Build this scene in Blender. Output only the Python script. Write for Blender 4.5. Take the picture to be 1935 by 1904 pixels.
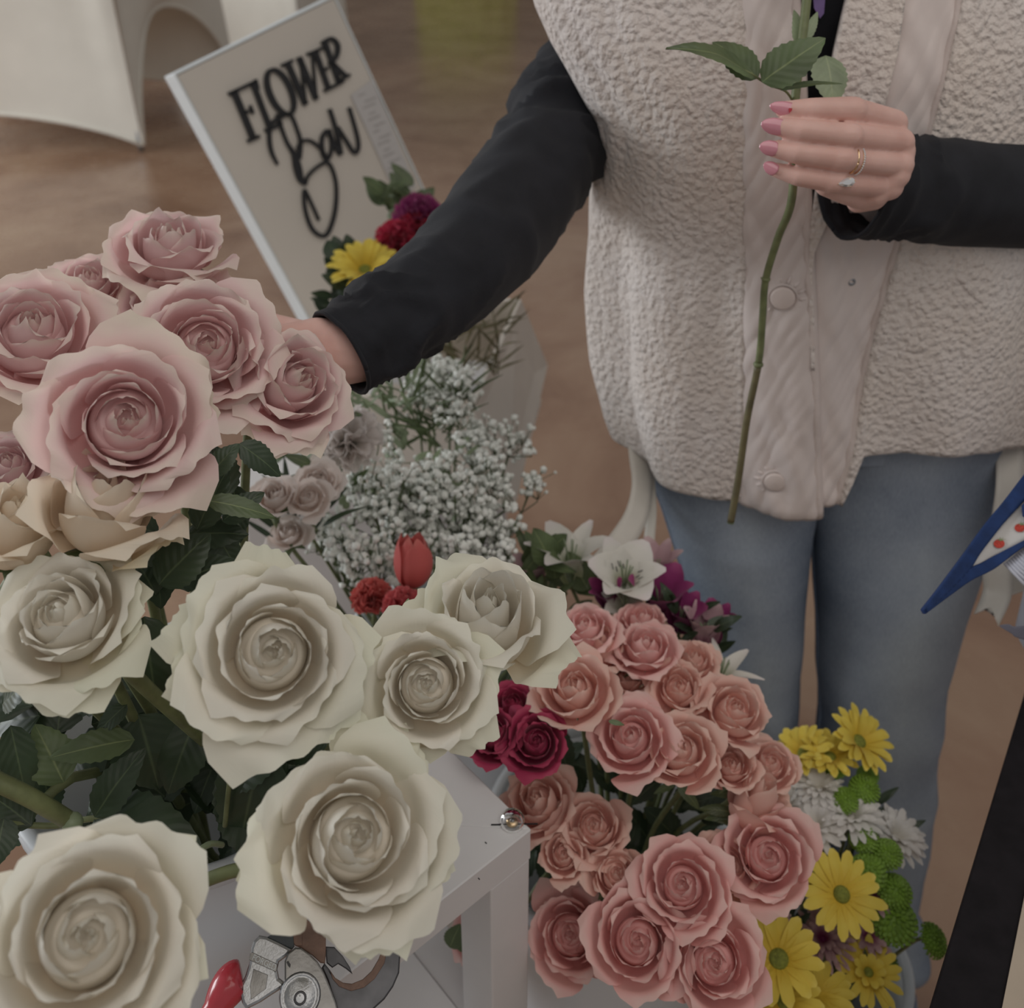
import bpy, bmesh, math, random
from mathutils import Vector, Matrix, noise

# ---------------------------------------------------------------- camera
for o in list(bpy.data.objects):
    bpy.data.objects.remove(o)
SC = bpy.context.scene
COL = SC.collection
PI = math.pi
FPX, PX, PY = 1875.0, 967.5, 614.0          # focal length and principal point, in pixels of the 1935 x 1904 frame
PITCH = math.radians(25.0)
CAM = Vector((0, 0, 1.38))
RIGHT = Vector((1, 0, 0))
FWD = Vector((0, math.cos(PITCH), -math.sin(PITCH)))
UP = Vector((0, math.sin(PITCH), math.cos(PITCH)))
cd = bpy.data.cameras.new('camera')
cam = bpy.data.objects.new('camera', cd)
COL.objects.link(cam)
cam.location = CAM
cam.rotation_euler = (PI / 2 - PITCH, 0, 0)
cd.sensor_fit = 'HORIZONTAL'
cd.sensor_width = 36
cd.lens = FPX / 1935 * 36
cd.shift_x = (967.5 - PX) / 1935
cd.shift_y = -(952.0 - PY) / 1935
cd.clip_start = 0.05
cd.dof.use_dof = True
cd.dof.focus_distance = 0.56
cd.dof.aperture_fstop = 8.5
SC.camera = cam

# ---------------------------------------------------------------- light
wd = bpy.data.worlds.new('world')
SC.world = wd
wd.use_nodes = True
wd.node_tree.nodes['Background'].inputs[0].default_value = (1.0, 0.985, 0.97, 1)
wd.node_tree.nodes['Background'].inputs[1].default_value = 0.40
def area(name, loc, aim, sx, sy, power, color):
    l = bpy.data.lights.new(name, 'AREA')
    l.shape = 'RECTANGLE'; l.size = sx; l.size_y = sy; l.energy = power; l.color = color
    o = bpy.data.objects.new(name, l)
    COL.objects.link(o)
    o.location = loc
    o.rotation_euler = (Vector(aim) - Vector(loc)).to_track_quat('-Z', 'Y').to_euler()
    return o
area('daylight_window_near', (-5.58, 1.4, 1.8), (0, 1.4, 1.5), 2.3, 1.8, 210, (0.93, 0.97, 1.0))
area('daylight_window_far', (-5.58, 5.4, 1.8), (0, 5.4, 1.5), 2.3, 1.8, 170, (0.95, 0.98, 1.0))
area('ceiling_panel', (0.6, -0.6, 2.95), (0.6, -0.2, 0.0), 2.4, 2.4, 34, (1.0, 0.93, 0.86))
SC.view_settings.view_transform = 'Standard'
SC.view_settings.look = 'None'
SC.view_settings.gamma = 1
SC.view_settings.use_curve_mapping = False
SC.view_settings.exposure = -0.68

# ---------------------------------------------------------------- pixel helpers (direction from the pixel, distance from the thing)
def P(x, y, d):
    return CAM + FWD * d + RIGHT * ((x - PX) / FPX * d) - UP * ((y - PY) / FPX * d)
def ray(x, y):
    return FWD + RIGHT * ((x - PX) / FPX) - UP * ((y - PY) / FPX)
def onY(x, y, Y):                            # on the upright plane at distance Y
    r = ray(x, y); return CAM + r * (Y / r.y)
def onZ(x, y, z):                            # on the level plane at height z
    r = ray(x, y); return CAM + r * ((z - CAM.z) / r.z)
def lerp(a, b, t): return a + (b - a) * t
def clamp(v, a=0.0, b=1.0): return max(a, min(b, v))
def sstep(a, b, v):
    t = clamp((v - a) / (b - a)); return t * t * (3 - 2 * t)
def interp(tab, v):
    if v <= tab[0][0]:
        a, b = tab[0], tab[1]
    elif v >= tab[-1][0]:
        a, b = tab[-2], tab[-1]
        if v > b[0]: return b[1]
    else:
        for a, b in zip(tab, tab[1:]):
            if a[0] <= v <= b[0]: break
    if v < a[0]: return a[1]
    return lerp(a[1], b[1], (v - a[0]) / (b[0] - a[0]))

# ---------------------------------------------------------------- object helpers
ORG = {}
def thing(name, loc, label, cat, group=None):
    o = bpy.data.objects.new(name, None)
    o.empty_display_size = 0.02
    COL.objects.link(o)
    o.location = loc
    ORG[o] = Vector(loc)
    o['label'] = label; o['category'] = cat
    if group: o['group'] = group
    return o
def mesh(name, verts, faces, *rest):
    """(name, verts, faces, [uvs,] material, parent, smooth, uvs, origin); verts are world positions"""
    rest = list(rest); uv0 = None
    if isinstance(rest[0], list): uv0 = rest.pop(0)
    mat, parent, smooth, uv, org = (rest + [None, None, True, None, None][len(rest):])
    uv = uv or uv0
    if parent is not None:
        org = ORG[parent]
    elif org is None:
        org = Vector((0, 0, 0))
    else:
        org = Vector(org)
    me = bpy.data.meshes.new(name)
    me.from_pydata([tuple(Vector(v) - org) for v in verts], [], faces)
    if uv:
        lay = me.uv_layers.new(name='UVMap')
        for p in me.polygons:
            for li in p.loop_indices:
                lay.data[li].uv = uv[me.loops[li].vertex_index]
    if smooth:
        me.polygons.foreach_set('use_smooth', [True] * len(me.polygons))
    me.materials.append(mat)
    o = bpy.data.objects.new(name, me)
    COL.objects.link(o)
    if parent is not None:
        o.parent = parent
    else:
        o.location = org
    ORG[o] = Vector(org)
    return o
def tag(o, label, cat, group=None, kind=None):
    o['label'] = label; o['category'] = cat
    if group: o['group'] = group
    if kind: o['kind'] = kind
    return o
def structure(o):
    o['kind'] = 'structure'; return o

def grid(nu, nv, f, uv=True, wrap=False):
    V, U, Fc = [], [], []
    for j in range(nv + 1):
        for i in range(nu + 1):
            a, b = i / nu, j / nv
            V.append(f(a, b)); U.append((a, b))
    w = nu + 1
    for j in range(nv):
        for i in range(nu):
            Fc.append((j * w + i, j * w + i + 1, (j + 1) * w + i + 1, (j + 1) * w + i))
    return V, Fc, U
class MB:
    def __init__(s): s.v = []; s.f = []; s.u = []
    def add(s, V, F, U=None):
        n = len(s.v)
        s.v += list(V); s.f += [tuple(i + n for i in f) for f in F]
        s.u += list(U) if U else [(0.5, 0.5)] * len(V)
        return s
    def obj(s, name, mat, parent=None, smooth=True, org=None):
        return mesh(name, s.v, s.f, mat, parent, smooth, s.u, org)
def frame(axis, hint=Vector((0, 0, 1))):
    z = Vector(axis).normalized()
    x = hint.cross(z)
    if x.length < 1e-4: x = Vector((1, 0, 0)).cross(z)
    if x.length < 1e-4: x = Vector((0, 1, 0)).cross(z)
    x.normalize()
    return x, z.cross(x), z
def spline(pts, n):
    """Catmull-Rom through points (tuples of any length)"""
    pts = [tuple(p) for p in pts]
    q = [pts[0]] + pts + [pts[-1]]
    out = []
    segs = len(pts) - 1
    for k in range(n + 1):
        t = k / n * segs
        i = min(int(t), segs - 1); t -= i
        p0, p1, p2, p3 = q[i], q[i + 1], q[i + 2], q[i + 3]
        out.append(tuple(0.5 * ((2 * b) + (-a + c) * t + (2 * a - 5 * b + 4 * c - d) * t * t + (-a + 3 * b - 3 * c + d) * t ** 3)
                         for a, b, c, d in zip(p0, p1, p2, p3)))
    return out
def tube(pts, rad, n=8, disp=None, cap=True):
    """tube along points; rad number or list; disp(i_frac, angle) adds to the radius"""
    pts = [Vector(p) for p in pts]
    m = len(pts)
    if not isinstance(rad, (list, tuple)): rad = [rad] * m
    V, F, U = [], [], []
    x = None
    for i, p in enumerate(pts):
        t = (pts[min(i + 1, m - 1)] - pts[max(i - 1, 0)])
        if t.length < 1e-9: t = Vector((0, 0, 1))
        t.normalize()
        if x is None:
            x, y, _ = frame(t, Vector((0.13, 0.2, 1)))
        else:
            x = (x - t * x.dot(t)).normalized(); y = t.cross(x)
        for k in range(n):
            a = 2 * PI * k / n
            r = rad[i] + (disp(i / (m - 1), a) if disp else 0)
            V.append(p + (x * math.cos(a) + y * math.sin(a)) * r); U.append((k / n, i / (m - 1)))
    for i in range(m - 1):
        for k in range(n):
            k2 = (k + 1) % n
            F.append((i * n + k, i * n + k2, (i + 1) * n + k2, (i + 1) * n + k))
    if cap:
        F.append(tuple(range(n - 1, -1, -1)))
        F.append(tuple(range((m - 1) * n, m * n)))
    return V, F, U
def lathe(c, prof, n=32, axis=Vector((0, 0, 1))):
    x, y, z = frame(axis)
    V, F, U = [], [], []
    m = len(prof)
    for j, (r, h) in enumerate(prof):
        for k in range(n):
            a = 2 * PI * k / n
            V.append(Vector(c) + (x * math.cos(a) + y * math.sin(a)) * r + z * h); U.append((k / n, j / (m - 1)))
    for j in range(m - 1):
        for k in range(n):
            k2 = (k + 1) % n
            F.append((j * n + k, j * n + k2, (j + 1) * n + k2, (j + 1) * n + k))
    return V, F, U
def box(c, ax, ay, az, sx, sy, sz, bev=0.0):
    """box centred on c with unit axes and full sizes, chamfered edges"""
    c = Vector(c); bm = bmesh.new()
    bmesh.ops.create_cube(bm, size=1)
    for v in bm.verts:
        v.co = Vector((v.co.x * sx, v.co.y * sy, v.co.z * sz))
    if bev > 0:
        bmesh.ops.bevel(bm, geom=list(bm.edges), offset=bev, segments=2, affect='EDGES', profile=0.5)
    bm.verts.index_update()
    V = [c + ax * v.co.x + ay * v.co.y + az * v.co.z for v in bm.verts]
    F = [tuple(v.index for v in f.verts) for f in bm.faces]
    bm.free()
    return V, F
def beam(a, b, w, h, bev=0.0015, up=Vector((0, 0, 1))):
    a, b = Vector(a), Vector(b)
    x = (b - a).normalized(); y = up.cross(x).normalized(); z = x.cross(y)
    return box((a + b) / 2, x, y, z, (b - a).length, w, h, bev)
def ico(c, r, sub=1, sq=(1, 1, 1)):
    bm = bmesh.new(); bmesh.ops.create_icosphere(bm, subdivisions=sub, radius=1)
    bm.verts.index_update()
    V = [Vector(c) + Vector((v.co.x * r * sq[0], v.co.y * r * sq[1], v.co.z * r * sq[2])) for v in bm.verts]
    F = [tuple(v.index for v in f.verts) for f in bm.faces]
    bm.free(); return V, F
def prism(poly, n, th):
    """extrude a polygon of world points by th along n (both ways half)"""
    n = Vector(n).normalized(); k = len(poly)
    V = [Vector(p) + n * th / 2 for p in poly] + [Vector(p) - n * th / 2 for p in poly]
    F = [tuple(range(k)), tuple(range(2 * k - 1, k - 1, -1))]
    F += [(i, k + i, k + (i + 1) % k, (i + 1) % k) for i in range(k)]
    return V, F
def nz(v, s=1.0, seed=0.0):
    return noise.noise(Vector(v) * s + Vector((seed * 7.31, seed * 3.17, seed * 1.93)))

# ---------------------------------------------------------------- materials
MATS = {}
def new_mat(name):
    m = bpy.data.materials.new(name); m.use_nodes = True
    MATS[name] = m
    nt = m.node_tree
    return m, nt, nt.nodes['Principled BSDF']
def N(nt, kind, **kw):
    n = nt.nodes.new(kind)
    for k, v in kw.items():
        if k.startswith('i_'):
            n.inputs[k[2:].replace('_', ' ')].default_value = v
        else:
            setattr(n, k, v)
    return n
def ramp(nt, fac, stops):
    r = nt.nodes.new('ShaderNodeValToRGB')
    while len(r.color_ramp.elements) < len(stops): r.color_ramp.elements.new(0.5)
    for e, (p, c) in zip(r.color_ramp.elements, stops):
        e.position = p; e.color = (*c, 1)
    nt.links.new(fac, r.inputs[0])
    return r.outputs[0]
def plain(name, col, rough=0.5, metal=0.0, var=0.06, scale=60, bump=0.0, bscale=200, coat=0.0, sheen=0.0, spec=0.5):
    m, nt, b = new_mat(name)
    tc = N(nt, 'ShaderNodeTexCoord')
    ns = N(nt, 'ShaderNodeTexNoise', i_Scale=scale, i_Detail=4.0)
    nt.links.new(tc.outputs['Object'], ns.inputs['Vector'])
    lo = tuple(max(0, c * (1 - var)) for c in col); hi = tuple(min(1, c * (1 + var)) for c in col)
    nt.links.new(ramp(nt, ns.outputs['Fac'], [(0.3, lo), (0.7, hi)]), b.inputs['Base Color'])
    b.inputs['Roughness'].default_value = rough
    b.inputs['Metallic'].default_value = metal
    b.inputs['Specular IOR Level'].default_value = spec
    if coat: b.inputs['Coat Weight'].default_value = coat
    if sheen:
        b.inputs['Sheen Weight'].default_value = sheen; b.inputs['Sheen Roughness'].default_value = 0.6
    if bump:
        n2 = N(nt, 'ShaderNodeTexNoise', i_Scale=bscale, i_Detail=3.0)
        nt.links.new(tc.outputs['Object'], n2.inputs['Vector'])
        bp = N(nt, 'ShaderNodeBump', i_Strength=bump, i_Distance=0.002)
        nt.links.new(n2.outputs['Fac'], bp.inputs['Height']); nt.links.new(bp.outputs[0], b.inputs['Normal'])
    return m
def petal_mat(name, deep, base, edge, trans=0.22, rough=0.55, e0=0.86, streak=0.5):
    """petal: colour runs from the claw to the rim along v, fine veins across u; object colour tints single petals"""
    m, nt, b = new_mat(name)
    uv = N(nt, 'ShaderNodeUVMap')
    sp = N(nt, 'ShaderNodeSeparateXYZ'); nt.links.new(uv.outputs[0], sp.inputs[0])
    tc = N(nt, 'ShaderNodeTexCoord')
    ns = N(nt, 'ShaderNodeTexNoise', i_Scale=70.0, i_Detail=3.0); nt.links.new(tc.outputs['Object'], ns.inputs['Vector'])
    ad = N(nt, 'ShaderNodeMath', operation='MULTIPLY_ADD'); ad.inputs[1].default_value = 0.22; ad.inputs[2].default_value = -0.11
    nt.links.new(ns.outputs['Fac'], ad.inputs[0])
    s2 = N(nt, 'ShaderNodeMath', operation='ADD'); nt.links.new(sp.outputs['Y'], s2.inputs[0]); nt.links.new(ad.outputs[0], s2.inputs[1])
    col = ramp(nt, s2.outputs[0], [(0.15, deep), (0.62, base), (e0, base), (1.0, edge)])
    oi = N(nt, 'ShaderNodeObjectInfo')
    mx = N(nt, 'ShaderNodeMix', data_type='RGBA', blend_type='MULTIPLY'); mx.inputs['Factor'].default_value = 1
    nt.links.new(col, mx.inputs[6]); nt.links.new(oi.outputs['Color'], mx.inputs[7])
    nt.links.new(mx.outputs[2], b.inputs['Base Color'])
    b.inputs['Roughness'].default_value = rough
    b.inputs['Specular IOR Level'].default_value = 0.25
    b.inputs['Sheen Weight'].default_value = 0.1
    mp = N(nt, 'ShaderNodeMapping'); mp.inputs['Scale'].default_value = (22, 2.0, 1)
    nt.links.new(uv.outputs[0], mp.inputs[0])
    vn = N(nt, 'ShaderNodeTexNoise', i_Scale=1.0, i_Detail=2.0); nt.links.new(mp.outputs[0], vn.inputs['Vector'])
    bp = N(nt, 'ShaderNodeBump', i_Strength=0.18 * streak, i_Distance=0.002)
    nt.links.new(vn.outputs['Fac'], bp.inputs['Height']); nt.links.new(bp.outputs[0], b.inputs['Normal'])
    tr = N(nt, 'ShaderNodeBsdfTranslucent'); nt.links.new(mx.outputs[2], tr.inputs[0])
    ms = N(nt, 'ShaderNodeMixShader'); ms.inputs[0].default_value = trans
    out = nt.nodes['Material Output']
    nt.links.new(b.outputs[0], ms.inputs[1]); nt.links.new(tr.outputs[0], ms.inputs[2]); nt.links.new(ms.outputs[0], out.inputs[0])
    return m
def leaf_mat(name, col, rib, rough=0.42):
    m, nt, b = new_mat(name)
    uv = N(nt, 'ShaderNodeUVMap'); sp = N(nt, 'ShaderNodeSeparateXYZ'); nt.links.new(uv.outputs[0], sp.inputs[0])
    a = N(nt, 'ShaderNodeMath', operation='SUBTRACT'); a.inputs[1].default_value = 0.5; nt.links.new(sp.outputs['X'], a.inputs[0])
    ab = N(nt, 'ShaderNodeMath', operation='ABSOLUTE'); nt.links.new(a.outputs[0], ab.inputs[0])
    # side veins: bands that run obliquely from the midrib
    q = N(nt, 'ShaderNodeMath', operation='MULTIPLY_ADD'); q.inputs[1].default_value = -0.55; nt.links.new(ab.outputs[0], q.inputs[0]); nt.links.new(sp.outputs['Y'], q.inputs[2])
    w = N(nt, 'ShaderNodeMath', operation='MULTIPLY'); w.inputs[1].default_value = 46.0; nt.links.new(q.outputs[0], w.inputs[0])
    s = N(nt, 'ShaderNodeMath', operation='SINE'); nt.links.new(w.outputs[0], s.inputs[0])
    tc = N(nt, 'ShaderNodeTexCoord')
    ns = N(nt, 'ShaderNodeTexNoise', i_Scale=35.0, i_Detail=4.0); nt.links.new(tc.outputs['Object'], ns.inputs['Vector'])
    lo = tuple(c * 0.75 for c in col); hi = tuple(c * 1.3 for c in col)
    body = ramp(nt, ns.outputs['Fac'], [(0.3, lo), (0.7, hi)])
    mr = ramp(nt, ab.outputs[0], [(0.0, (1, 1, 1)), (0.035, (0, 0, 0))])
    mx = N(nt, 'ShaderNodeMix', data_type='RGBA'); nt.links.new(mr, mx.inputs['Factor']); nt.links.new(body, mx.inputs[6]); mx.inputs[7].default_value = (*rib, 1)
    nt.links.new(mx.outputs[2], b.inputs['Base Color'])
    b.inputs['Roughness'].default_value = rough
    bp = N(nt, 'ShaderNodeBump', i_Strength=0.09, i_Distance=0.0015); nt.links.new(s.outputs[0], bp.inputs['Height']); nt.links.new(bp.outputs[0], b.inputs['Normal'])
    tr = N(nt, 'ShaderNodeBsdfTranslucent'); nt.links.new(mx.outputs[2], tr.inputs[0])
    ms = N(nt, 'ShaderNodeMixShader'); ms.inputs[0].default_value = 0.15
    nt.links.new(b.outputs[0], ms.inputs[1]); nt.links.new(tr.outputs[0], ms.inputs[2]); nt.links.new(ms.outputs[0], nt.nodes['Material Output'].inputs[0])
    return m
def fleece_mat(name, col):
    m, nt, b = new_mat(name)
    tc = N(nt, 'ShaderNodeTexCoord')
    wn = N(nt, 'ShaderNodeTexNoise', i_Scale=60.0, i_Detail=2.0); nt.links.new(tc.outputs['Object'], wn.inputs['Vector'])
    wm = N(nt, 'ShaderNodeMix', data_type='RGBA', blend_type='LINEAR_LIGHT'); wm.inputs['Factor'].default_value = 0.004
    nt.links.new(tc.outputs['Object'], wm.inputs[6]); nt.links.new(wn.outputs['Color'], wm.inputs[7])
    vo = N(nt, 'ShaderNodeTexVoronoi', feature='SMOOTH_F1', i_Scale=175.0, i_Smoothness=0.8); nt.links.new(wm.outputs[2], vo.inputs['Vector'])
    ns = N(nt, 'ShaderNodeTexNoise', i_Scale=420.0, i_Detail=4.0); nt.links.new(tc.outputs['Object'], ns.inputs['Vector'])
    ad = N(nt, 'ShaderNodeMath', operation='MULTIPLY_ADD'); ad.inputs[1].default_value = -1.0
    nt.links.new(vo.outputs['Distance'], ad.inputs[0])
    sc = N(nt, 'ShaderNodeMath', operation='MULTIPLY'); sc.inputs[1].default_value = 0.45; nt.links.new(ns.outputs['Fac'], sc.inputs[0])
    nt.links.new(sc.outputs[0], ad.inputs[2])
    bp = N(nt, 'ShaderNodeBump', i_Strength=0.8, i_Distance=0.005); nt.links.new(ad.outputs[0], bp.inputs['Height']); nt.links.new(bp.outputs[0], b.inputs['Normal'])
    n3 = N(nt, 'ShaderNodeTexNoise', i_Scale=9.0, i_Detail=3.0); nt.links.new(tc.outputs['Object'], n3.inputs['Vector'])
    c2 = (col[0] * 0.98, col[1] * 0.95, col[2] * 0.91)
    nt.links.new(ramp(nt, n3.outputs['Fac'], [(0.35, c2), (0.65, col)]), b.inputs['Base Color'])
    b.inputs['Roughness'].default_value = 0.95; b.inputs['Specular IOR Level'].default_value = 0.1
    b.inputs['Sheen Weight'].default_value = 0.35; b.inputs['Sheen Roughness'].default_value = 0.5
    return m
def denim_mat(name):
    m, nt, b = new_mat(name)
    tc = N(nt, 'ShaderNodeTexCoord')
    n1 = N(nt, 'ShaderNodeTexNoise', i_Scale=7.0, i_Detail=5.0); nt.links.new(tc.outputs['Object'], n1.inputs['Vector'])
    mp = N(nt, 'ShaderNodeMapping'); mp.inputs['Scale'].default_value = (900, 900, 160); nt.links.new(tc.outputs['Object'], mp.inputs[0])
    n2 = N(nt, 'ShaderNodeTexNoise', i_Scale=1.0, i_Detail=2.0); nt.links.new(mp.outputs[0], n2.inputs['Vector'])
    uv = N(nt, 'ShaderNodeUVMap'); sp = N(nt, 'ShaderNodeSeparateXYZ'); nt.links.new(uv.outputs[0], sp.inputs[0])
    # whisker fade runs down the front of each leg (u = 0.5)
    a = N(nt, 'ShaderNodeMath', operation='SUBTRACT'); a.inputs[1].default_value = 0.5; nt.links.new(sp.outputs['X'], a.inputs[0])
    ab = N(nt, 'ShaderNodeMath', operation='ABSOLUTE'); nt.links.new(a.outputs[0], ab.inputs[0])
    f = N(nt, 'ShaderNodeMath', operation='MULTIPLY_ADD'); f.inputs[1].default_value = 0.45; nt.links.new(n1.outputs['Fac'], f.inputs[0]); nt.links.new(ab.outputs[0], f.inputs[2])
    g = N(nt, 'ShaderNodeMath', operation='MULTIPLY_ADD'); g.inputs[1].default_value = 0.14; nt.links.new(n2.outputs['Fac'], g.inputs[0]); nt.links.new(f.outputs[0], g.inputs[2])
    nt.links.new(ramp(nt, g.outputs[0], [(0.22, (0.55, 0.63, 0.69)), (0.38, (0.35, 0.405, 0.485)), (0.56, (0.13, 0.17, 0.235))]), b.inputs['Base Color'])
    b.inputs['Roughness'].default_value = 0.85; b.inputs['Specular IOR Level'].default_value = 0.2
    bp = N(nt, 'ShaderNodeBump', i_Strength=0.3, i_Distance=0.001); nt.links.new(n2.outputs['Fac'], bp.inputs['Height']); nt.links.new(bp.outputs[0], b.inputs['Normal'])
    return m
def floor_mat(name):
    m, nt, b = new_mat(name)
    tc = N(nt, 'ShaderNodeTexCoord')
    n1 = N(nt, 'ShaderNodeTexNoise', i_Scale=2.2, i_Detail=7.0, i_Roughness=0.62, i_Distortion=0.6); nt.links.new(tc.outputs['Object'], n1.inputs['Vector'])
    nt.links.new(ramp(nt, n1.outputs['Fac'], [(0.3, (0.25, 0.135, 0.082)), (0.5, (0.35, 0.21, 0.135)), (0.7, (0.43, 0.285, 0.19))]), b.inputs['Base Color'])
    n2 = N(nt, 'ShaderNodeTexNoise', i_Scale=14.0, i_Detail=4.0); nt.links.new(tc.outputs['Object'], n2.inputs['Vector'])
    nt.links.new(ramp(nt, n2.outputs['Fac'], [(0.3, (0.16,) * 3), (0.7, (0.3,) * 3)]), b.inputs['Roughness'])
    bp = N(nt, 'ShaderNodeBump', i_Strength=0.06, i_Distance=0.01); nt.links.new(n1.outputs['Fac'], bp.inputs['Height']); nt.links.new(bp.outputs[0], b.inputs['Normal'])
    b.inputs['Specular IOR Level'].default_value = 0.6
    return m
def skin_mat(name):
    m, nt, b = new_mat(name)
    tc = N(nt, 'ShaderNodeTexCoord')
    n1 = N(nt, 'ShaderNodeTexNoise', i_Scale=45.0, i_Detail=4.0); nt.links.new(tc.outputs['Object'], n1.inputs['Vector'])
    nt.links.new(ramp(nt, n1.outputs['Fac'], [(0.3, (0.66, 0.40, 0.345)), (0.7, (0.76, 0.50, 0.44))]), b.inputs['Base Color'])
    n2 = N(nt, 'ShaderNodeTexNoise', i_Scale=900.0, i_Detail=2.0); nt.links.new(tc.outputs['Object'], n2.inputs['Vector'])
    bp = N(nt, 'ShaderNodeBump', i_Strength=0.08, i_Distance=0.001); nt.links.new(n2.outputs['Fac'], bp.inputs['Height']); nt.links.new(bp.outputs[0], b.inputs['Normal'])
    b.inputs['Roughness'].default_value = 0.48
    b.inputs['Subsurface Weight'].default_value = 0.15
    b.inputs['Subsurface Radius'].default_value = (0.004, 0.0015, 0.0008)
    b.inputs['Subsurface Scale'].default_value = 1.0
    b.inputs['Specular IOR Level'].default_value = 0.35
    return m
def glass_mat(name, col=(1, 1, 1), rough=0.05):
    m, nt, b = new_mat(name)
    b.inputs['Base Color'].default_value = (*col, 1); b.inputs['Roughness'].default_value = rough
    b.inputs['Transmission Weight'].default_value = 1.0; b.inputs['IOR'].default_value = 1.45
    return m

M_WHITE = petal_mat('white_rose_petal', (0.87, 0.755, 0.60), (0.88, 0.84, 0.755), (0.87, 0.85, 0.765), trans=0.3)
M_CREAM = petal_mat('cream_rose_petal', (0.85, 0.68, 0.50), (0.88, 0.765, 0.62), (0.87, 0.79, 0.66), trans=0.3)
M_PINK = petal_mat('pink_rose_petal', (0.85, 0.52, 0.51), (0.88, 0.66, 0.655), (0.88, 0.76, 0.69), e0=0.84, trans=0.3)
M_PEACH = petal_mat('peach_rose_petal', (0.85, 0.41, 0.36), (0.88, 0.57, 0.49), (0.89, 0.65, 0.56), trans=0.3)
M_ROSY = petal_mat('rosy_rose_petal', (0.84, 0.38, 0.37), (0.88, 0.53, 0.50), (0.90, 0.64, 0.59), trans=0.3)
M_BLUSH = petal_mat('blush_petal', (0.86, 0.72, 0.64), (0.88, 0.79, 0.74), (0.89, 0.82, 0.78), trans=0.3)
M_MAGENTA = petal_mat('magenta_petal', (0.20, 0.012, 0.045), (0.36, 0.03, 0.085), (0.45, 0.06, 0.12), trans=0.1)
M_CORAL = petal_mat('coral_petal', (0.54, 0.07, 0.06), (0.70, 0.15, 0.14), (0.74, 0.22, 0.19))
M_YELLOW = petal_mat('yellow_petal', (0.72, 0.50, 0.05), (0.80, 0.63, 0.10), (0.83, 0.68, 0.15), trans=0.15)
M_SNOW = petal_mat('snow_petal', (0.82, 0.79, 0.72), (0.89, 0.87, 0.84), (0.90, 0.88, 0.86), trans=0.35)
M_LILAC = petal_mat('lilac_petal', (0.25, 0.05, 0.13), (0.52, 0.34, 0.37), (0.66, 0.50, 0.50))
M_PURPLE = petal_mat('purple_petal', (0.16, 0.015, 0.09), (0.27, 0.035, 0.15), (0.40, 0.09, 0.22), trans=0.12)
M_LILY = petal_mat('lily_petal', (0.55, 0.62, 0.36), (0.80, 0.78, 0.72), (0.84, 0.78, 0.77))
M_LEAF = leaf_mat('rose_leaf', (0.038, 0.062, 0.032), (0.10, 0.14, 0.07))
M_LEAF2 = leaf_mat('fresh_leaf', (0.105, 0.145, 0.065), (0.24, 0.29, 0.13))
M_LEAF3 = leaf_mat('pale_leaf', (0.25, 0.31, 0.19), (0.36, 0.42, 0.25))
M_STEM = plain('rose_stem', (0.165, 0.19, 0.085), 0.5, var=0.25, scale=90)
M_BROWNSTEM = plain('woody_stem', (0.135, 0.115, 0.055), 0.55, var=0.3, scale=60)
M_BUTTON = plain('green_button_bloom', (0.17, 0.30, 0.03), 0.6, var=0.25, scale=140)
M_DISC = plain('flower_disc', (0.22, 0.24, 0.035), 0.75, var=0.3, scale=400, bump=0.6, bscale=900)
M_GYP = plain('tiny_white_blossom', (0.87, 0.89, 0.84), 0.7, var=0.05, scale=300)
M_WPAINT = plain('white_painted_wood', (0.73, 0.72, 0.72), 0.42, var=0.03, scale=20, bump=0.05, bscale=120)
M_BUCKET = plain('white_plastic', (0.70, 0.735, 0.765), 0.38, var=0.02, scale=10)
M_FLEECE = fleece_mat('sherpa_fleece', (0.80, 0.735, 0.70))
M_SATIN = plain('quilted_satin', (0.74, 0.655, 0.625), 0.33, var=0.04, scale=12, bump=0.12, bscale=90, sheen=0.1)
M_SNAP = plain('snap_cover', (0.74, 0.64, 0.60), 0.5, var=0.02)
M_PIPING = plain('vest_piping', (0.70, 0.61, 0.575), 0.55, var=0.04, bump=0.2, bscale=260)
M_BLACK = plain('black_jersey', (0.016, 0.017, 0.022), 0.8, var=0.2, scale=40, bump=0.12, bscale=700, sheen=0.04, spec=0.25)
M_DENIM = denim_mat('faded_denim')
M_THREAD = plain('denim_seam', (0.20, 0.26, 0.36), 0.8, var=0.15, scale=200)
M_SKIN = skin_mat('skin')
M_NAIL = plain('pink_nail_polish', (0.66, 0.28, 0.34), 0.16, var=0.05, coat=0.6)
M_RED = plain('red_enamel', (0.55, 0.05, 0.07), 0.25, var=0.1, coat=0.4)
M_GOLD = plain('gold', (0.80, 0.58, 0.36), 0.22, metal=1.0, var=0.05)
M_DIAMOND = plain('cut_diamond', (0.88, 0.88, 0.9), 0.06, metal=0.55, var=0.02)
M_CLEAR = glass_mat('clear_plastic', (0.98, 0.98, 0.98), 0.06)
M_BRASS = plain('brass_washer', (0.62, 0.45, 0.26), 0.32, metal=1.0, var=0.1)
M_STEEL = plain('forged_aluminium', (0.42, 0.43, 0.44), 0.34, metal=1.0, var=0.12, scale=90, bump=0.12, bscale=700)
M_STEEL2 = plain('brushed_steel', (0.24, 0.235, 0.225), 0.34, metal=1.0, var=0.2, scale=60, bump=0.08, bscale=400)
M_DARKSTEEL = plain('dark_blade_steel', (0.085, 0.085, 0.09), 0.36, metal=0.8, var=0.3, scale=70)
M_RUST = plain('rusty_blade', (0.19, 0.115, 0.085), 0.5, metal=0.3, var=0.25, scale=120, bump=0.2, bscale=500)
M_RUBBER = plain('grey_rubber', (0.075, 0.085, 0.09), 0.7, var=0.1)
M_SIGN = plain('sign_board_face', (0.67, 0.62, 0.555), 0.62, var=0.02, scale=8)
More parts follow.
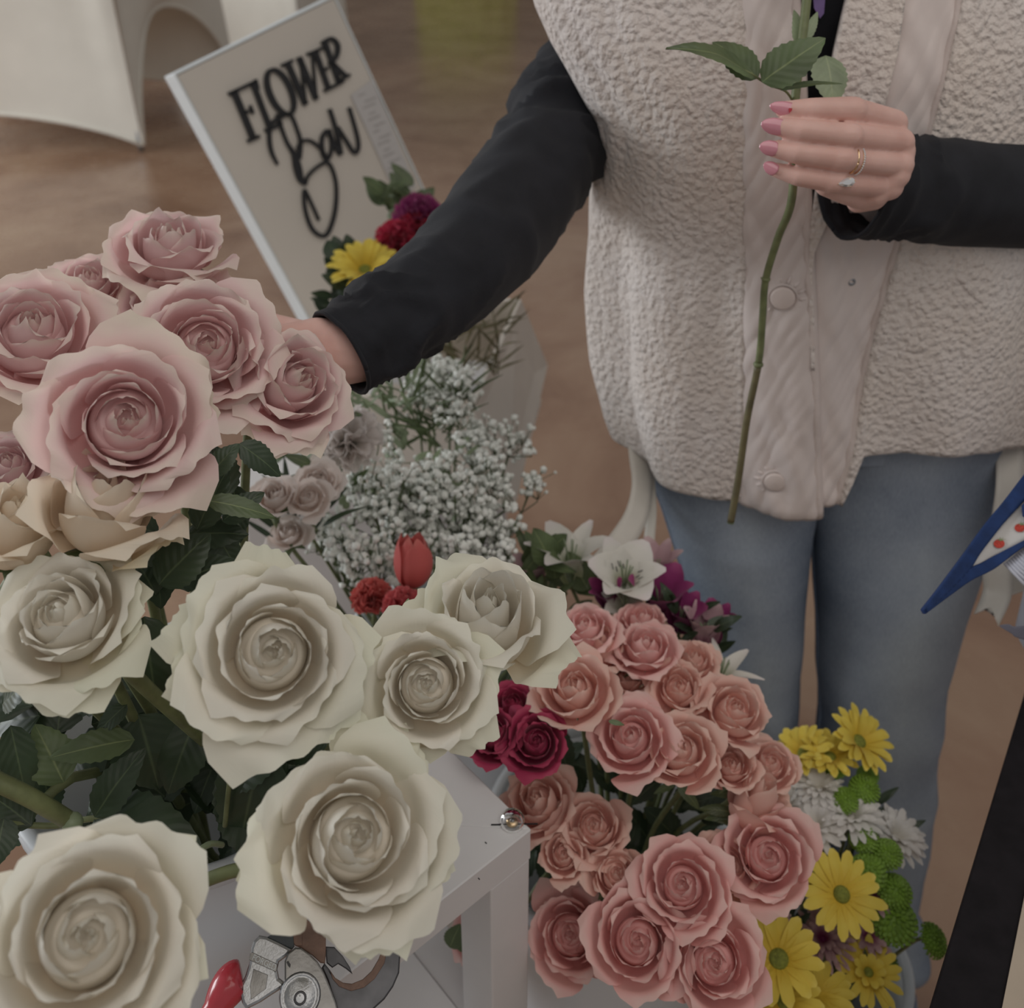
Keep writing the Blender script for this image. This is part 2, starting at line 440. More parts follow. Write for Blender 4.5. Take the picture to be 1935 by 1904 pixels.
M_SIGNEDGE = plain('sign_board_edge', (0.74, 0.78, 0.79), 0.5, var=0.02)
M_INK = plain('black_acrylic', (0.018, 0.018, 0.02), 0.35, var=0.1)
M_CARD = plain('menu_card', (0.58, 0.56, 0.55), 0.6, var=0.02)
M_PRINT = plain('grey_print', (0.42, 0.40, 0.39), 0.7, var=0.05)
M_CLOTH = plain('cream_spandex', (0.82, 0.785, 0.70), 0.75, var=0.03, scale=6, bump=0.1, bscale=400)
M_METAL = plain('grey_metal', (0.32, 0.34, 0.37), 0.35, metal=0.9, var=0.1)
M_PLANTER = plain('beige_planter', (0.74, 0.68, 0.61), 0.65, var=0.04, scale=20)
M_BLKTABLE = plain('black_table', (0.012, 0.010, 0.012), 0.7, spec=0.2, var=0.3, scale=60, bump=0.1, bscale=300)
M_KRAFT = plain('kraft_paper', (0.50, 0.42, 0.33), 0.75, var=0.05, scale=30)
M_BLUE = plain('blue_binding', (0.010, 0.034, 0.125), 0.85, var=0.2, scale=120, bump=0.2, bscale=900)
M_PRINTCLOTH = plain('white_cotton', (0.62, 0.60, 0.575), 0.8, var=0.03, bump=0.1, bscale=600)
M_BERRY = plain('strawberry_red', (0.50, 0.045, 0.025), 0.6, var=0.35, scale=900)
M_RIBBON = plain('cream_ribbon', (0.70, 0.665, 0.60), 0.38, var=0.03, sheen=0.2)
M_TICKING = plain('ticking_stripe_cloth', (0.52, 0.53, 0.60), 0.8, var=0.05)
M_NAVY = plain('navy_satin', (0.085, 0.082, 0.11), 0.45, var=0.15, sheen=0.3)
M_FLOOR = floor_mat('stained_concrete')
M_WALL = plain('painted_wall', (0.46, 0.42, 0.38), 0.85, var=0.04, scale=3)
M_CRATE = plain('pale_crate_wood', (0.55, 0.52, 0.48), 0.7, var=0.08, scale=25)
M_SHIRTPURPLE = plain('lavender_print', (0.22, 0.15, 0.36), 0.7, var=0.2)
M_SHOE = plain('white_canvas_shoe', (0.62, 0.60, 0.58), 0.7, var=0.05)
M_HAIR = plain('brown_hair', (0.14, 0.085, 0.05), 0.5, var=0.3, scale=150)
M_LIME = plain('lime_cloth', (0.60, 0.66, 0.18), 0.8, var=0.1)

# ================================================================ the room
structure(mesh('floor', [(-5.6, -2.5, 0), (6.5, -2.5, 0), (6.5, 14, 0), (-5.6, 14, 0)], [(0, 1, 2, 3)], M_FLOOR, None, False))
def slab(name, x0, x1, y0, y1, z0, z1, mat, parent=None, bev=0.0, org=None):
    V, F = box(((x0 + x1) / 2, (y0 + y1) / 2, (z0 + z1) / 2), Vector((1, 0, 0)), Vector((0, 1, 0)), Vector((0, 0, 1)), x1 - x0, y1 - y0, z1 - z0, bev)
    return mesh(name, V, F, mat, parent, False, None, org)
structure(slab('wall_back', -5.75, 6.5, 14.0, 14.15, 0, 3.2, M_WALL))
WIN = [(0.2, 2.6), (4.2, 6.6), (8.2, 10.6)]
mb = MB()
def wb(y0, y1, z0, z1):
    mb.add(*box((-5.67, (y0 + y1) / 2, (z0 + z1) / 2), Vector((1, 0, 0)), Vector((0, 1, 0)), Vector((0, 0, 1)), 0.14, y1 - y0, z1 - z0))
ys = [-2.5] + [q for w in WIN for q in w] + [14]
for a, b in zip(ys[0::2], ys[1::2]): wb(a, b, 0, 3.2)
for a, b in WIN: wb(a, b, 0, 0.85); wb(a, b, 2.75, 3.2)
structure(mb.obj('wall_left', M_WALL, smooth=False))
for i, (a, b) in enumerate(WIN):
    m = MB()
    X, Y, Z = Vector((1, 0, 0)), Vector((0, 1, 0)), Vector((0, 0, 1))
    for y in (a + 0.03, b - 0.03): m.add(*box((-5.67, y, 1.8), X, Y, Z, 0.1, 0.06, 1.9, 0.004))
    for z in (0.88, 2.72): m.add(*box((-5.67, (a + b) / 2, z), X, Y, Z, 0.1, b - a, 0.06, 0.004))
    m.add(*box((-5.655, (a + b) / 2, 1.8), X, Y, Z, 0.05, 0.04, 1.9, 0.004))
    structure(m.obj('window_%d' % (i + 1), M_WPAINT, smooth=False))

# ================================================================ tables far behind
def spandex_table(foot, d1, l1, d2, l2, h, rise1, rise2, label):
    """stretch table cover: the cloth runs from the top down to four feet and arches up between them"""
    foot = Vector((foot[0], foot[1], 0))
    d1 = Vector((*d1, 0)).normalized(); d2 = Vector((*d2, 0)).normalized()
    c = [foot, foot + d1 * l1, foot + d1 * l1 + d2 * l2, foot + d2 * l2]
    t = thing('table', foot, label, 'table')
    m = MB()
    inset = 0.06
    mid = (c[0] + c[2]) / 2
    top = [p + (mid - p).normalized() * inset + Vector((0, 0, h)) for p in c]
    for k in range(4):
        a, b, ta, tb = c[k], c[(k + 1) % 4], top[k], top[(k + 1) % 4]
        rise = rise1 if k % 2 == 0 else rise2
        nrm = (b - a).cross(Vector((0, 0, 1))).normalized()
        if nrm.dot((a + b) / 2 - mid) < 0: nrm = -nrm
        def f(u, v):
            arch = rise * (4 * u * (1 - u)) ** 0.62 if rise > .3 else rise * (4 * u * (1 - u)) ** 0.8
            lo = a.lerp(b, u) + Vector((0, 0, arch + 0.035))
            hi = ta.lerp(tb, u)
            p = lo.lerp(hi, v)
            pull = 4 * u * (1 - u)
            p -= nrm * 0.10 * pull * (1 - v) ** 1.2                      # waist drawn in between the feet
            p += nrm * 0.012 * math.sin(u * 9 + v * 2) * (1 - v) + nrm * 0.016 * math.sin(u * 46) * math.exp(-min(u, 1 - u) * 14) * v
            return p
        V, F, U = grid(40, 16, f); m.add(V, F, U)
    m.add(top, [(0, 1, 2, 3)])
    cl = m.obj('stretch_cover', M_CLOTH, t)
    for k in range(4):
        a, b = c[k], c[(k + 1) % 4]; rise = rise1 if k % 2 == 0 else rise2
        nrm = (b - a).cross(Vector((0, 0, 1))).normalized()
        if nrm.dot((a + b) / 2 - mid) < 0: nrm = -nrm
        pts = []
        for i in range(33):
            u = i / 32
            arch = rise * (4 * u * (1 - u)) ** 0.62 if rise > .3 else rise * (4 * u * (1 - u)) ** 0.8
            pts.append(a.lerp(b, u) + Vector((0, 0, arch + 0.035)) - nrm * 0.10 * 4 * u * (1 - u) + nrm * 0.012 * math.sin(u * 9))
        mesh('hem', *tube(pts, 0.011, 6)[:2], M_CLOTH, t)
        ci = c[k] + (mid - c[k]).normalized() * 0.02; ti = top[k] + (mid - c[k]).normalized() * 0.06 - Vector((0, 0, .01))
        mesh('leg', *tube([ci + Vector((0, 0, 0.001)), ci + Vector((0, 0, 0.05)), ti], [0.015, 0.014, 0.012], 10)[:2], M_METAL, t)
    return t
f1 = onZ(272, 287, 0)
spandex_table(f1, (-1, -0.02), 1.9, (0.16, 1), 1.25, 0.80, 0.15, 0.62, 'cream stretch table cover with arched hem, nearest corner beside the sign')
f2 = onZ(575, 130, 0)
spandex_table(f2, (-1, 0.25), 1.1, (0.3, 1), 0.8, 0.86, 0.10, 0.2, 'cream covered table farther back behind the top of the sign')
# unseen lime table added by the far wall for the polished floor to reflect
lt = thing('table', (-0.55, 12.4, 0), 'unseen lime green cloth table added for the floor to reflect', 'table')
mb = MB()
def lime(u, v):
    a = 2 * PI * u
    r = 0.62 + 0.05 * v + 0.03 * v * math.sin(a * 14)
    return Vector((-0.55 + r * math.cos(a) * 0.9, 12.4 + r * math.sin(a) * 0.6, 1.02 * (1 - v) + 0.004))
mb.add(*grid(84, 6, lime)); mb.obj('tablecloth', M_LIME, lt)
V, F, U = lathe((-0.55, 12.4, 1.024), [(0.0005, 0.004), (0.3, 0.004), (0.58, 0)], 40)
V = [Vector((-0.55 + (v.x + 0.55) * 0.9 * 1.06, 12.4 + (v.y - 12.4) * 0.6 * 1.06, v.z)) for v in V]
mesh('tabletop', V, F, M_LIME, lt)

# ================================================================ the sign
S0 = P(332, 141, 1.5)
SU = (P(652, -16, 1.66) - S0).normalized()
SV = P(600, 760, 1.70) - S0
SV = (SV - SU * SV.dot(SU)).normalized()
SN = SV.cross(SU).normalized()
if SN.dot(FWD) > 0: SN = -SN
def on_sign(x, y, lift=0.0):
    r = ray(x, y); t = (S0 - CAM).dot(SN) / r.dot(SN)
    return CAM + r * t + SN * lift
SWID = (on_sign(700, 141) - S0).dot(SU)
SLEN = (S0.z - 0.572 - 0.048 * abs(SN.z)) / -SV.z
sb = S0 + SU * SWID / 2 + SV * SLEN
sign = thing('sign', (sb.x, sb.y, sb.z), 'tilted cream board with black FLOWER Bar lettering', 'sign')
TH = 0.042
cen = S0 + SU * SWID / 2 + SV * SLEN / 2
brd = mesh('board', *box(cen - SN * TH / 2, SU, SV, SN, SWID - 0.004, SLEN - 0.004, TH - 0.002, 0.001), M_SIGN, sign, False)
for nm, c, a, b in (('left', S0 + SV * SLEN / 2 - SU * 0.0005, 0.0035, SLEN), ('right', S0 + SU * (SWID + 0.0005) + SV * SLEN / 2, 0.0035, SLEN),
                    ('top', S0 + SU * SWID / 2 - SV * 0.0005, SWID + .004, 0.0035), ('bottom', S0 + SU * SWID / 2 + SV * (SLEN + 0.0005), SWID + .004, 0.0035)):
    mesh('edge_strip', *box(c - SN * TH / 2, SU, SV, SN, a, b, TH + 0.002, 0.001), M_SIGNEDGE, sign, False)
def stroke(pts, widths, smooth_n=None):
    """flat raised stroke on the sign; pts in photo pixels, widths in pixels"""
    if not isinstance(widths, (list, tuple)): widths = [widths] * len(pts)
    q = [(p[0], p[1], w) for p, w in zip(pts, widths)]
    if smooth_n: q = spline(q, smooth_n)
    Q = [(on_sign(a, b), w / FPX * 1.55) for a, b, w in q]
    m = MB(); n = len(Q); L, Rr = [], []
    for i in range(n):
        t = (Q[min(i + 1, n - 1)][0] - Q[max(i - 1, 0)][0]).normalized()
        s = SN.cross(t).normalized()
        L.append(Q[i][0] + s * Q[i][1] / 2); Rr.append(Q[i][0] - s * Q[i][1] / 2)
    V = []
    for h in (0.0002, 0.006):
        V += [p + SN * h for p in L] + [p + SN * h for p in Rr]
    F = []
    for i in range(n - 1):
        F.append((2 * n + i, 2 * n + i + 1, 3 * n + i + 1, 3 * n + i))
        F.append((i, 2 * n + i, 2 * n + i + 1, i + 1)); F.append((n + i, n + i + 1, 3 * n + i + 1, 3 * n + i))
    F += [(0, n, 3 * n, 2 * n), (n - 1, 3 * n - 1, 4 * n - 1, 2 * n - 1)]
    return V, F
def letter(name, strokes):
    m = MB()
    for s in strokes: m.add(*stroke(*s))
    o = m.obj('letter', M_INK, sign, False); o['label'] = 'black raised letter ' + name
letter('F', [([(440, 172), (477, 262)], 13), ([(430, 178), (484, 153)], 6), ([(481, 150), (486, 170)], 6), ([(457, 214), (474, 207)], 5), ([(471, 199), (477, 215)], 5), ([(466, 267), (489, 257)], 6)])
letter('L', [([(476, 157), (508, 241)], 11), ([(499, 247), (530, 234)], 7), ([(468, 161), (484, 154)], 5), ([(530, 236), (521, 216)], 6)])
el = []
for k in range(29):
    a = 2 * PI * k / 28
    ca, sa = math.cos(a), math.sin(a)
    ux, uy, vx, vy = 0.917, -0.40, 0.40, 0.917
    el.append(((528 + ux * 20 * ca + vx * 45 * sa, 174 + uy * 20 * ca + vy * 45 * sa), 7 + 5.5 * abs(ca)))
letter('O', [([e[0] for e in el], [e[1] for e in el])])
letter('W', [([(541, 118), (576, 198)], 12), ([(576, 198), (566, 112)], 5), ([(563, 108), (596, 188)], 12), ([(596, 188), (588, 100)], 5), ([(530, 124), (552, 114)], 5), ([(578, 103), (598, 95)], 5)])
letter('E', [([(594, 97), (619, 168)], 11), ([(588, 100), (612, 88)], 5), ([(606, 134), (619, 128)], 5), ([(611, 172), (642, 156)], 6), ([(640, 158), (634, 142)], 5)])
letter('R', [([(612, 80), (639, 157)], 11), ([(606, 82), (624, 73), (636, 86), (633, 108), (619, 121)], [6, 7, 11, 9, 5], 14), ([(624, 118), (653, 145)], 9), ([(645, 150), (660, 141)], 5), ([(630, 162), (648, 153)], 5)])
letter('B', [([(511, 230), (507, 256), (511, 286), (523, 311)], [5, 8, 8, 5], 14),
             ([(526, 230), (540, 268), (553, 290), (560, 315), (566, 338), (576, 348)], [7, 7, 10, 17, 13, 7], 24),
             ([(511, 232), (526, 222), (546, 216), (560, 246), (566, 270), (562, 300)], [5, 8, 7, 7, 8, 12], 22),
             ([(560, 282), (568, 267), (585, 266), (605, 282), (616, 301)], [5, 6, 6, 7, 7], 16),
             ([(575, 349), (580, 333), (598, 315), (619, 308), (633, 345), (632, 395), (621, 434), (608, 446), (588, 432), (575, 396), (573, 360), (582, 374), (601, 416)], [6, 6, 6, 7, 7, 8, 8, 8, 8, 7, 6, 6, 6], 60)])
letter('a', [([(616, 246), (607, 260), (607, 284), (615, 301), (624, 286), (623, 262), (616, 246)], [7, 8, 9, 8, 7, 6, 6], 24), ([(619, 244), (628, 270), (641, 293)], [8, 9, 7], 10)])
letter('r', [([(621, 206), (634, 248), (643, 292)], [8, 9, 8], 14), ([(636, 240), (650, 262), (667, 288), (675, 280), (673, 256), (658, 203)], [7, 8, 8, 8, 8, 7], 30)])
# printed menu card taped to the right edge of the board
cp = [(662, 180), (703, 150), (706, 160), (785, 352), (772, 362), (744, 350), (735, 340)]
V, F = prism([on_sign(*p, 0.0012) for p in cp], SN, 0.0012)
card = mesh('menu_card', V, F, M_CARD, sign, False); card['label'] = 'faint grey printed card on the board'
m = MB()
for k in range(15):
    y0 = 180 + k * 11.5; xa = 676 + 0.40 * (y0 - 180); w = 22 if k % 3 else 12
    xa += 6 * (k % 2)
    m.add(*prism([on_sign(xa, y0, .0021), on_sign(xa + w, y0 - w * .42, .0021), on_sign(xa + w + 1.3, y0 - w * .42 + 3, .0021), on_sign(xa + 1.3, y0 + 3, .0021)], SN, 0.0002))
m.obj('printed_lines', M_PRINT, card, False)
# plinth that carries the sign and the planter
zb = min((S0 + SV * SLEN).z, (S0 + SU * SWID + SV * SLEN).z) - TH
pl = thing('display_plinth', (-0.21, 1.36, 0), 'plain white plinth hidden under the sign and planter', 'plinth')
slab('plinth_top', -0.40, 0.0, 1.16, 1.60, 0.545, 0.57, M_WPAINT, pl, 0.003)
slab('plinth_body', -0.385, -0.01, 1.175, 1.585, 0.0, 0.545, M_WPAINT, pl, 0.003)

# ================================================================ faceted planter beyond the baby's breath
PCX, PCY, PZ0 = -0.075, 1.27, 0.57
plt = thing('planter', (PCX, PCY, PZ0), 'beige faceted planter with an angular rim behind the baby\'s breath', 'planter')
tA, tD = onY(985, 566, 1.33), onY(893, 772, 1.12)
bB, bC = onZ(1035, 690, .640), onZ(972, 965, .578)
side = Vector((-.23, .05, 0)); sideb = Vector((-.29, .06, 0))
top4 = [tA, tD, tD + side, tA + side]; bot4 = [bB, bC, bC + sideb, bB + sideb]
for p in bot4: p.z = max(p.z, PZ0 + .004)
ct = sum(top4, Vector()) / 4; cb_ = sum(bot4, Vector()) / 4
for k in range(4):
    k2 = (k + 1) % 4
    o_ = [bot4[k], bot4[k2], top4[k2], top4[k]]
    i_ = [p + ((cb_ if q < 2 else ct) - p).normalized() * .009 for q, p in enumerate(o_)]
    mesh('side_panel', o_ + i_, [(0, 1, 2, 3), (7, 6, 5, 4), (3, 2, 6, 7), (0, 3, 7, 4), (2, 1, 5, 6), (1, 0, 4, 5)], M_PLANTER, plt, False)
fl4 = [Vector((p.x, p.y, PZ0 + .001)) + (Vector((cb_.x, cb_.y, 0)) - Vector((p.x, p.y, 0))) * .06 for p in bot4]
mesh('base_panel', fl4 + [p + Vector((0, 0, .012)) for p in fl4], [(3, 2, 1, 0), (4, 5, 6, 7), (0, 1, 5, 4), (1, 2, 6, 5), (2, 3, 7, 6), (3, 0, 4, 7)], M_PLANTER, plt, False)

# ================================================================ white flower stand
A = Vector((math.cos(math.radians(131.3)), math.sin(math.radians(131.3)), 0))
B = Vector((math.cos(math.radians(221.3)), math.sin(math.radians(221.3)), 0))
ZT = 0.77; SIDE = 0.33; RW = 0.036
C0 = onZ(1004, 1566, ZT); C0.z = 0
Zu = Vector((0, 0, 1))
stand = thing('flower_stand', (C0.x, C0.y, 0), 'white painted wooden stand with square top frame around the rose bucket', 'stand')
cs = [C0, C0 + A * SIDE, C0 + A * SIDE + B * SIDE, C0 + B * SIDE]
inn = (cs[0] + cs[2]) / 2
def rail(a, b, nin):
    # mitred rail: outer edge from corner a to corner b, RW wide towards nin
    d = (b - a).normalized()
    top = [a, b, b + nin * RW - d * RW, a + nin * RW + d * RW]
    hh = 0.030
    V = [p + Zu * ZT for p in top] + [p + Zu * (ZT - hh) for p in top]
    bm = bmesh.new()
    vs = [bm.verts.new(v) for v in V]
    for f in ((0, 1, 2, 3), (7, 6, 5, 4), (0, 4, 5, 1), (1, 5, 6, 2), (2, 6, 7, 3), (3, 7, 4, 0)): bm.faces.new([vs[i] for i in f])
    bmesh.ops.recalc_face_normals(bm, faces=list(bm.faces))
    bmesh.ops.bevel(bm, geom=list(bm.edges), offset=0.0009, segments=1, affect='EDGES')
    bm.verts.index_update()
    V = [v.co.copy() for v in bm.verts]; F = [tuple(v.index for v in f.verts) for f in bm.faces]; bm.free()
    mesh('top_rail', V, F, M_WPAINT, stand, False)
rail(cs[0], cs[1], B); rail(cs[1], cs[2], -A); rail(cs[2], cs[3], -B); rail(cs[3], cs[0], A)
for k, c in enumerate(cs):
    s = (inn - c).normalized() * (RW * 0.7071 + 0.001)
    cc = c + s
    mesh('leg', *box((cc.x, cc.y, (ZT - 0.0305) / 2), A, B, Zu, RW, RW, ZT - 0.0305, 0.0012), M_WPAINT, stand, False)
SH = 0.555
mesh('shelf', *box((inn.x, inn.y, SH - 0.0075), A, B, Zu, SIDE - 2 * RW - 0.004, SIDE - 2 * RW - 0.004, 0.015, 0.001), M_WPAINT, stand, False)
for k in range(4):
    a, b = cs[k], cs[(k + 1) % 4]; nin = ((inn - (a + b) / 2)).normalized()
    a2 = a + (b - a).normalized() * RW + nin * RW / 2; b2 = b - (b - a).normalized() * RW + nin * RW / 2
    mesh('shelf_rail', *beam(a2 + Zu * (SH - 0.02), b2 + Zu * (SH - 0.02), 0.036, 0.03), M_WPAINT, stand, False)
# clear push-in cap over a brass screw on the corner joint, and the dark joint line
pc = onZ(968, 1553, ZT)
sc = mesh('screw_cap', *lathe((pc.x, pc.y, ZT + 0.0003), [(0.0004, 0.0066), (0.0045, 0.0064), (0.0076, 0.0048), (0.0088, 0.0020), (0.0090, 0), (0.0004, 0)], 28)[:2], M_CLEAR, stand)
sc['label'] = 'clear plastic cap over the corner screw'
mesh('washer', *lathe((pc.x, pc.y, ZT + 0.0003), [(0.0004, 0.0032), (0.0025, 0.0030), (0.0050, 0.0024), (0.0056, 0.0004)], 24)[:2], M_BRASS, sc)
mesh('screw_head', *lathe((pc.x, pc.y, ZT + 0.0034), [(0.0003, 0.0012), (0.0013, 0.0010), (0.0020, 0.0003), (0.0021, 0)], 6)[:2], M_STEEL2, sc, False)
mesh('joint_line', *beam(onZ(928, 1558, ZT + .0004), onZ(1016, 1556, ZT + .0004), 0.0009, 0.0006, 0), M_INK, stand, False)
for px, py in ((918, 1592), (905, 1660)):
    c = onZ(px, py, ZT + .0002); mesh('scuff', *box(c, A, B, Zu, 0.0016, 0.0007, 0.0004), M_INK, stand, False)

# ================================================================ buckets
BUCKETS = {}
def bucket(key, cx, cy, zrim, rho, h, label, loc=None):
    t = thing('bucket', (cx, cy, zrim - h), label, 'bucket', 'white flower buckets')
    rb = rho * 0.78
    th = 0.0022
    prof = [(0.0005, 0.0), (rb - .004, 0.0), (rb, 0.004), (lerp(rb, rho, .45), h * .45), (rho - .003, h - 0.016), (rho - .003, h - .012), (rho - .003 - th, h - .012), (lerp(rb, rho, .45) - th, h * .45), (rb - th - .001, .006), (0.0005, .005)]
    mesh('body', *lathe((cx, cy, zrim - h), prof, 56), M_BUCKET, t)
    mesh('rim', *lathe((cx, cy, zrim - h), [(rho - .0055, h - .013), (rho - .006, h - .002), (rho - .003, h), (rho + .002, h - .001), (rho + .0035, h - .004), (rho + .003, h - .013), (rho - .0028, h - .014)], 56), M_BUCKET, t)
    BUCKETS[key] = (Vector((cx, cy, zrim - h + 0.012)), rb - 0.015, zrim, rho)
    return t
BC = inn
bucket('white', inn.x + 0.004, inn.y - 0.0, 0.85, 0.112, 0.85 - SH, 'white bucket of white and pink roses inside the white stand')
bucket('peach', 0.100, 0.628, 0.585, 0.122, 0.335, 'white bucket packed with peach spray roses beside the stand leg')
bucket('mixed', -0.075, 0.83, 0.62, 0.105, 0.30, 'white bucket of baby\'s breath and tulips behind the white roses')
bucket('daisy', 0.305, 0.625, 0.40, 0.085, 0.30, 'white bucket of yellow daisies and green buttons beside the jeans')
def crate(cx, cy, h, s, label):
    t = thing('crate', (cx, cy, 0), label, 'crate', 'crates under the buckets')
    X, Y, Z = Vector((1, 0, 0)), Vector((0, 1, 0)), Vector((0, 0, 1))
    for sx in (-1, 1):
        for sy in (-1, 1):
            mesh('corner_post', *box((cx + sx * (s / 2 - .012), cy + sy * (s / 2 - .012), (h - .012) / 2), X, Y, Z, .024, .024, h - .012, .001), M_CRATE, t, False)
    nsl = max(2, int(h / 0.075))
    for k in range(nsl):
        z = (k + .5) * (h - .012) / nsl; hh = (h - .012) / nsl - .012
        for sx in (-1, 1):
            mesh('slat', *box((cx + sx * (s / 2 + .005), cy, z), X, Y, Z, .009, s, hh, .001), M_CRATE, t, False)
            mesh('slat', *box((cx, cy + sx * (s / 2 + .005), z), X, Y, Z, s, .009, hh, .001), M_CRATE, t, False)
    for k in range(4):
        mesh('lid_board', *box((cx - s / 2 + (k + .5) * s / 4, cy, h - .006), X, Y, Z, s / 4 - .003, s + .02, .011, .001), M_CRATE, t, False)
crate(0.100, 0.628, 0.25, 0.18, 'pale slatted crate under the peach rose bucket')
crate(-0.075, 0.83, 0.32, 0.17, 'pale slatted crate under the baby\'s breath bucket')
crate(0.305, 0.625, 0.10, 0.18, 'low pale slatted crate under the daisy bucket')

# ================================================================ black table at the right
ZK = 0.745
ka, kb = onZ(1935, 1312, ZK), onZ(1757, 1900, ZK)
kd = (kb - ka).normalized(); kn = Vector((-kd.y, kd.x, 0))
if kn.x < 0: kn = -kn
e0, e1 = ka - kd * 0.10, kb + kd * 0.16
bt = thing('black_table', (e0.x, e0.y, 0), 'black table edge crossing the bottom right corner', 'table')
ctr = (e0 + e1) / 2 + kn * 0.28; ctr.z = ZK - 0.011
mesh('tabletop', *box(ctr, kd, kn, Zu, (e1 - e0).length, 0.56, 0.022, 0.0015), M_BLKTABLE, bt, False)
for a in (0.04, (e1 - e0).length - 0.04):
    for b in (0.10, 0.52):
        p = e0 + kd * a + kn * b
        mesh('leg', *box((p.x, p.y, (ZK - .0225) / 2), kd, kn, Zu, .035, .035, ZK - .0225, .002), M_BLKTABLE, bt, False)
ha, hb = onZ(1938, 1680, ZK), onZ(1893, 1904, ZK)
hd = (hb - ha).normalized(); hn = Vector((-hd.y, hd.x, 0))
if hn.x < 0: hn = -hn
kp = mesh('paper_sheet', *box((ha + hb) / 2 + hn * 0.15 + Zu * 0.0012, hd, hn, Zu, 0.34, 0.30, 0.0016), M_KRAFT, None, False, None, ((ha + hb) / 2).to_tuple())
tag(kp, 'tan kraft paper sheet lying on the black table', 'paper')

# ================================================================ flower builders
def face_axis(c, ax, ay):
    tc = (CAM - c).normalized()
    r = (RIGHT - tc * RIGHT.dot(tc)).normalized(); u = tc.cross(r)
    return (tc + r * ax + u * ay).normalized()
def local(c, n):
    x = (RIGHT - n * RIGHT.dot(n))
    if x.length < 0.05: x = UP - n * UP.dot(n)
    x.normalize()
    return x, n.cross(x)
def stem_to(parent, base, n, key, rad, rng, mat=None, name='stem', kink=0.04):
    c, rr, zr, rho = BUCKETS[key]
    a = rng.uniform(0, 2 * PI); q = rr * math.sqrt(rng.random()) * 0.8
    end = c + Vector((q * math.cos(a), q * math.sin(a), 0.002))
    # pass inside the rim
    mid = Vector((c.x, c.y, zr)) + Vector((base.x - c.x, base.y - c.y, 0)) * 0.45
    hd = Vector((mid.x - c.x, mid.y - c.y, 0))
    lim = rho - 0.02
    if hd.length > lim: hd = hd * (lim / hd.length)
    mid = Vector((c.x, c.y, zr)) + hd
    p1 = base - n * kink
    if p1.z < zr + 0.01: p1 = base.lerp(mid, 0.3)
    pts = spline([base, p1, mid, end], 18)
    return mesh(name, *tube(pts, [rad * (0.9 + 0.2 * i / 18) for i in range(19)], 8), mat or M_STEM, parent)
def petal_grid(c, n, x, y, th, rr, zt, R, Hh, wd, fl, curl, seed, nu=10, nv=9, edgecurl=0.0, point=0.0, ruf=0.02, tuck=0.06, inn_=0.8, rel=0.9):
    def f(a, b):
        u = 2 * a - 1; v = b
        ve = v * (1 - (0.10 - point * .04) * abs(u) ** 2.2)
        if point: ve = ve * (1 + point * 0.14 * (1 - abs(u)) ** 2)
        P0 = (0.05 * R, 0.0); P1 = (rr * 1.12 + 0.03 * R, 0.10 * Hh); P2 = (rr * 1.02, rel * 0.68 * zt); P3 = (rr * (inn_ + 0.34 * fl), zt)
        w = 1 - ve
        r = w ** 3 * P0[0] + 3 * w * w * ve * P1[0] + 3 * w * ve * ve * P2[0] + ve ** 3 * P3[0]
        z = w ** 3 * P0[1] + 3 * w * w * ve * P1[1] + 3 * w * ve * ve * P2[1] + ve ** 3 * P3[1]
        k = clamp((v - 0.72) / 0.28)
        r += curl * k * k; z -= curl * 0.55 * k * k * k
        e = abs(u) ** 3 * v * v
        r += edgecurl * R * e; z -= edgecurl * 0.5 * R * e
        r *= 1 + tuck * u
        q = Vector((u * 1.3 + seed * 3.7, v * 1.7 + seed * 1.3, seed))
        r += R * 0.045 * noise.noise(q) * v
        z += R * 0.05 * noise.noise(q + Vector((9, 4, 2))) * v + R * ruf * math.sin(6.0 * u + seed * 5) * k * k
        r += R * ruf * 0.9 * math.sin(9.0 * u + seed * 11) * k * k
        s = wd * (0.34 + 0.66 * math.sin(PI / 2 * min(1, v * 1.55)) ** 0.8)
        if v > .62: s *= math.sqrt(max(0.0, 1 - ((v - .62) / (.42 - .015 * point)) ** 2.4)) * (1 - .0 * point)
        ang = th + u * s
        return c + x * (r * math.cos(ang)) + y * (r * math.sin(ang)) + n * z
    return grid(nu, nv, f)
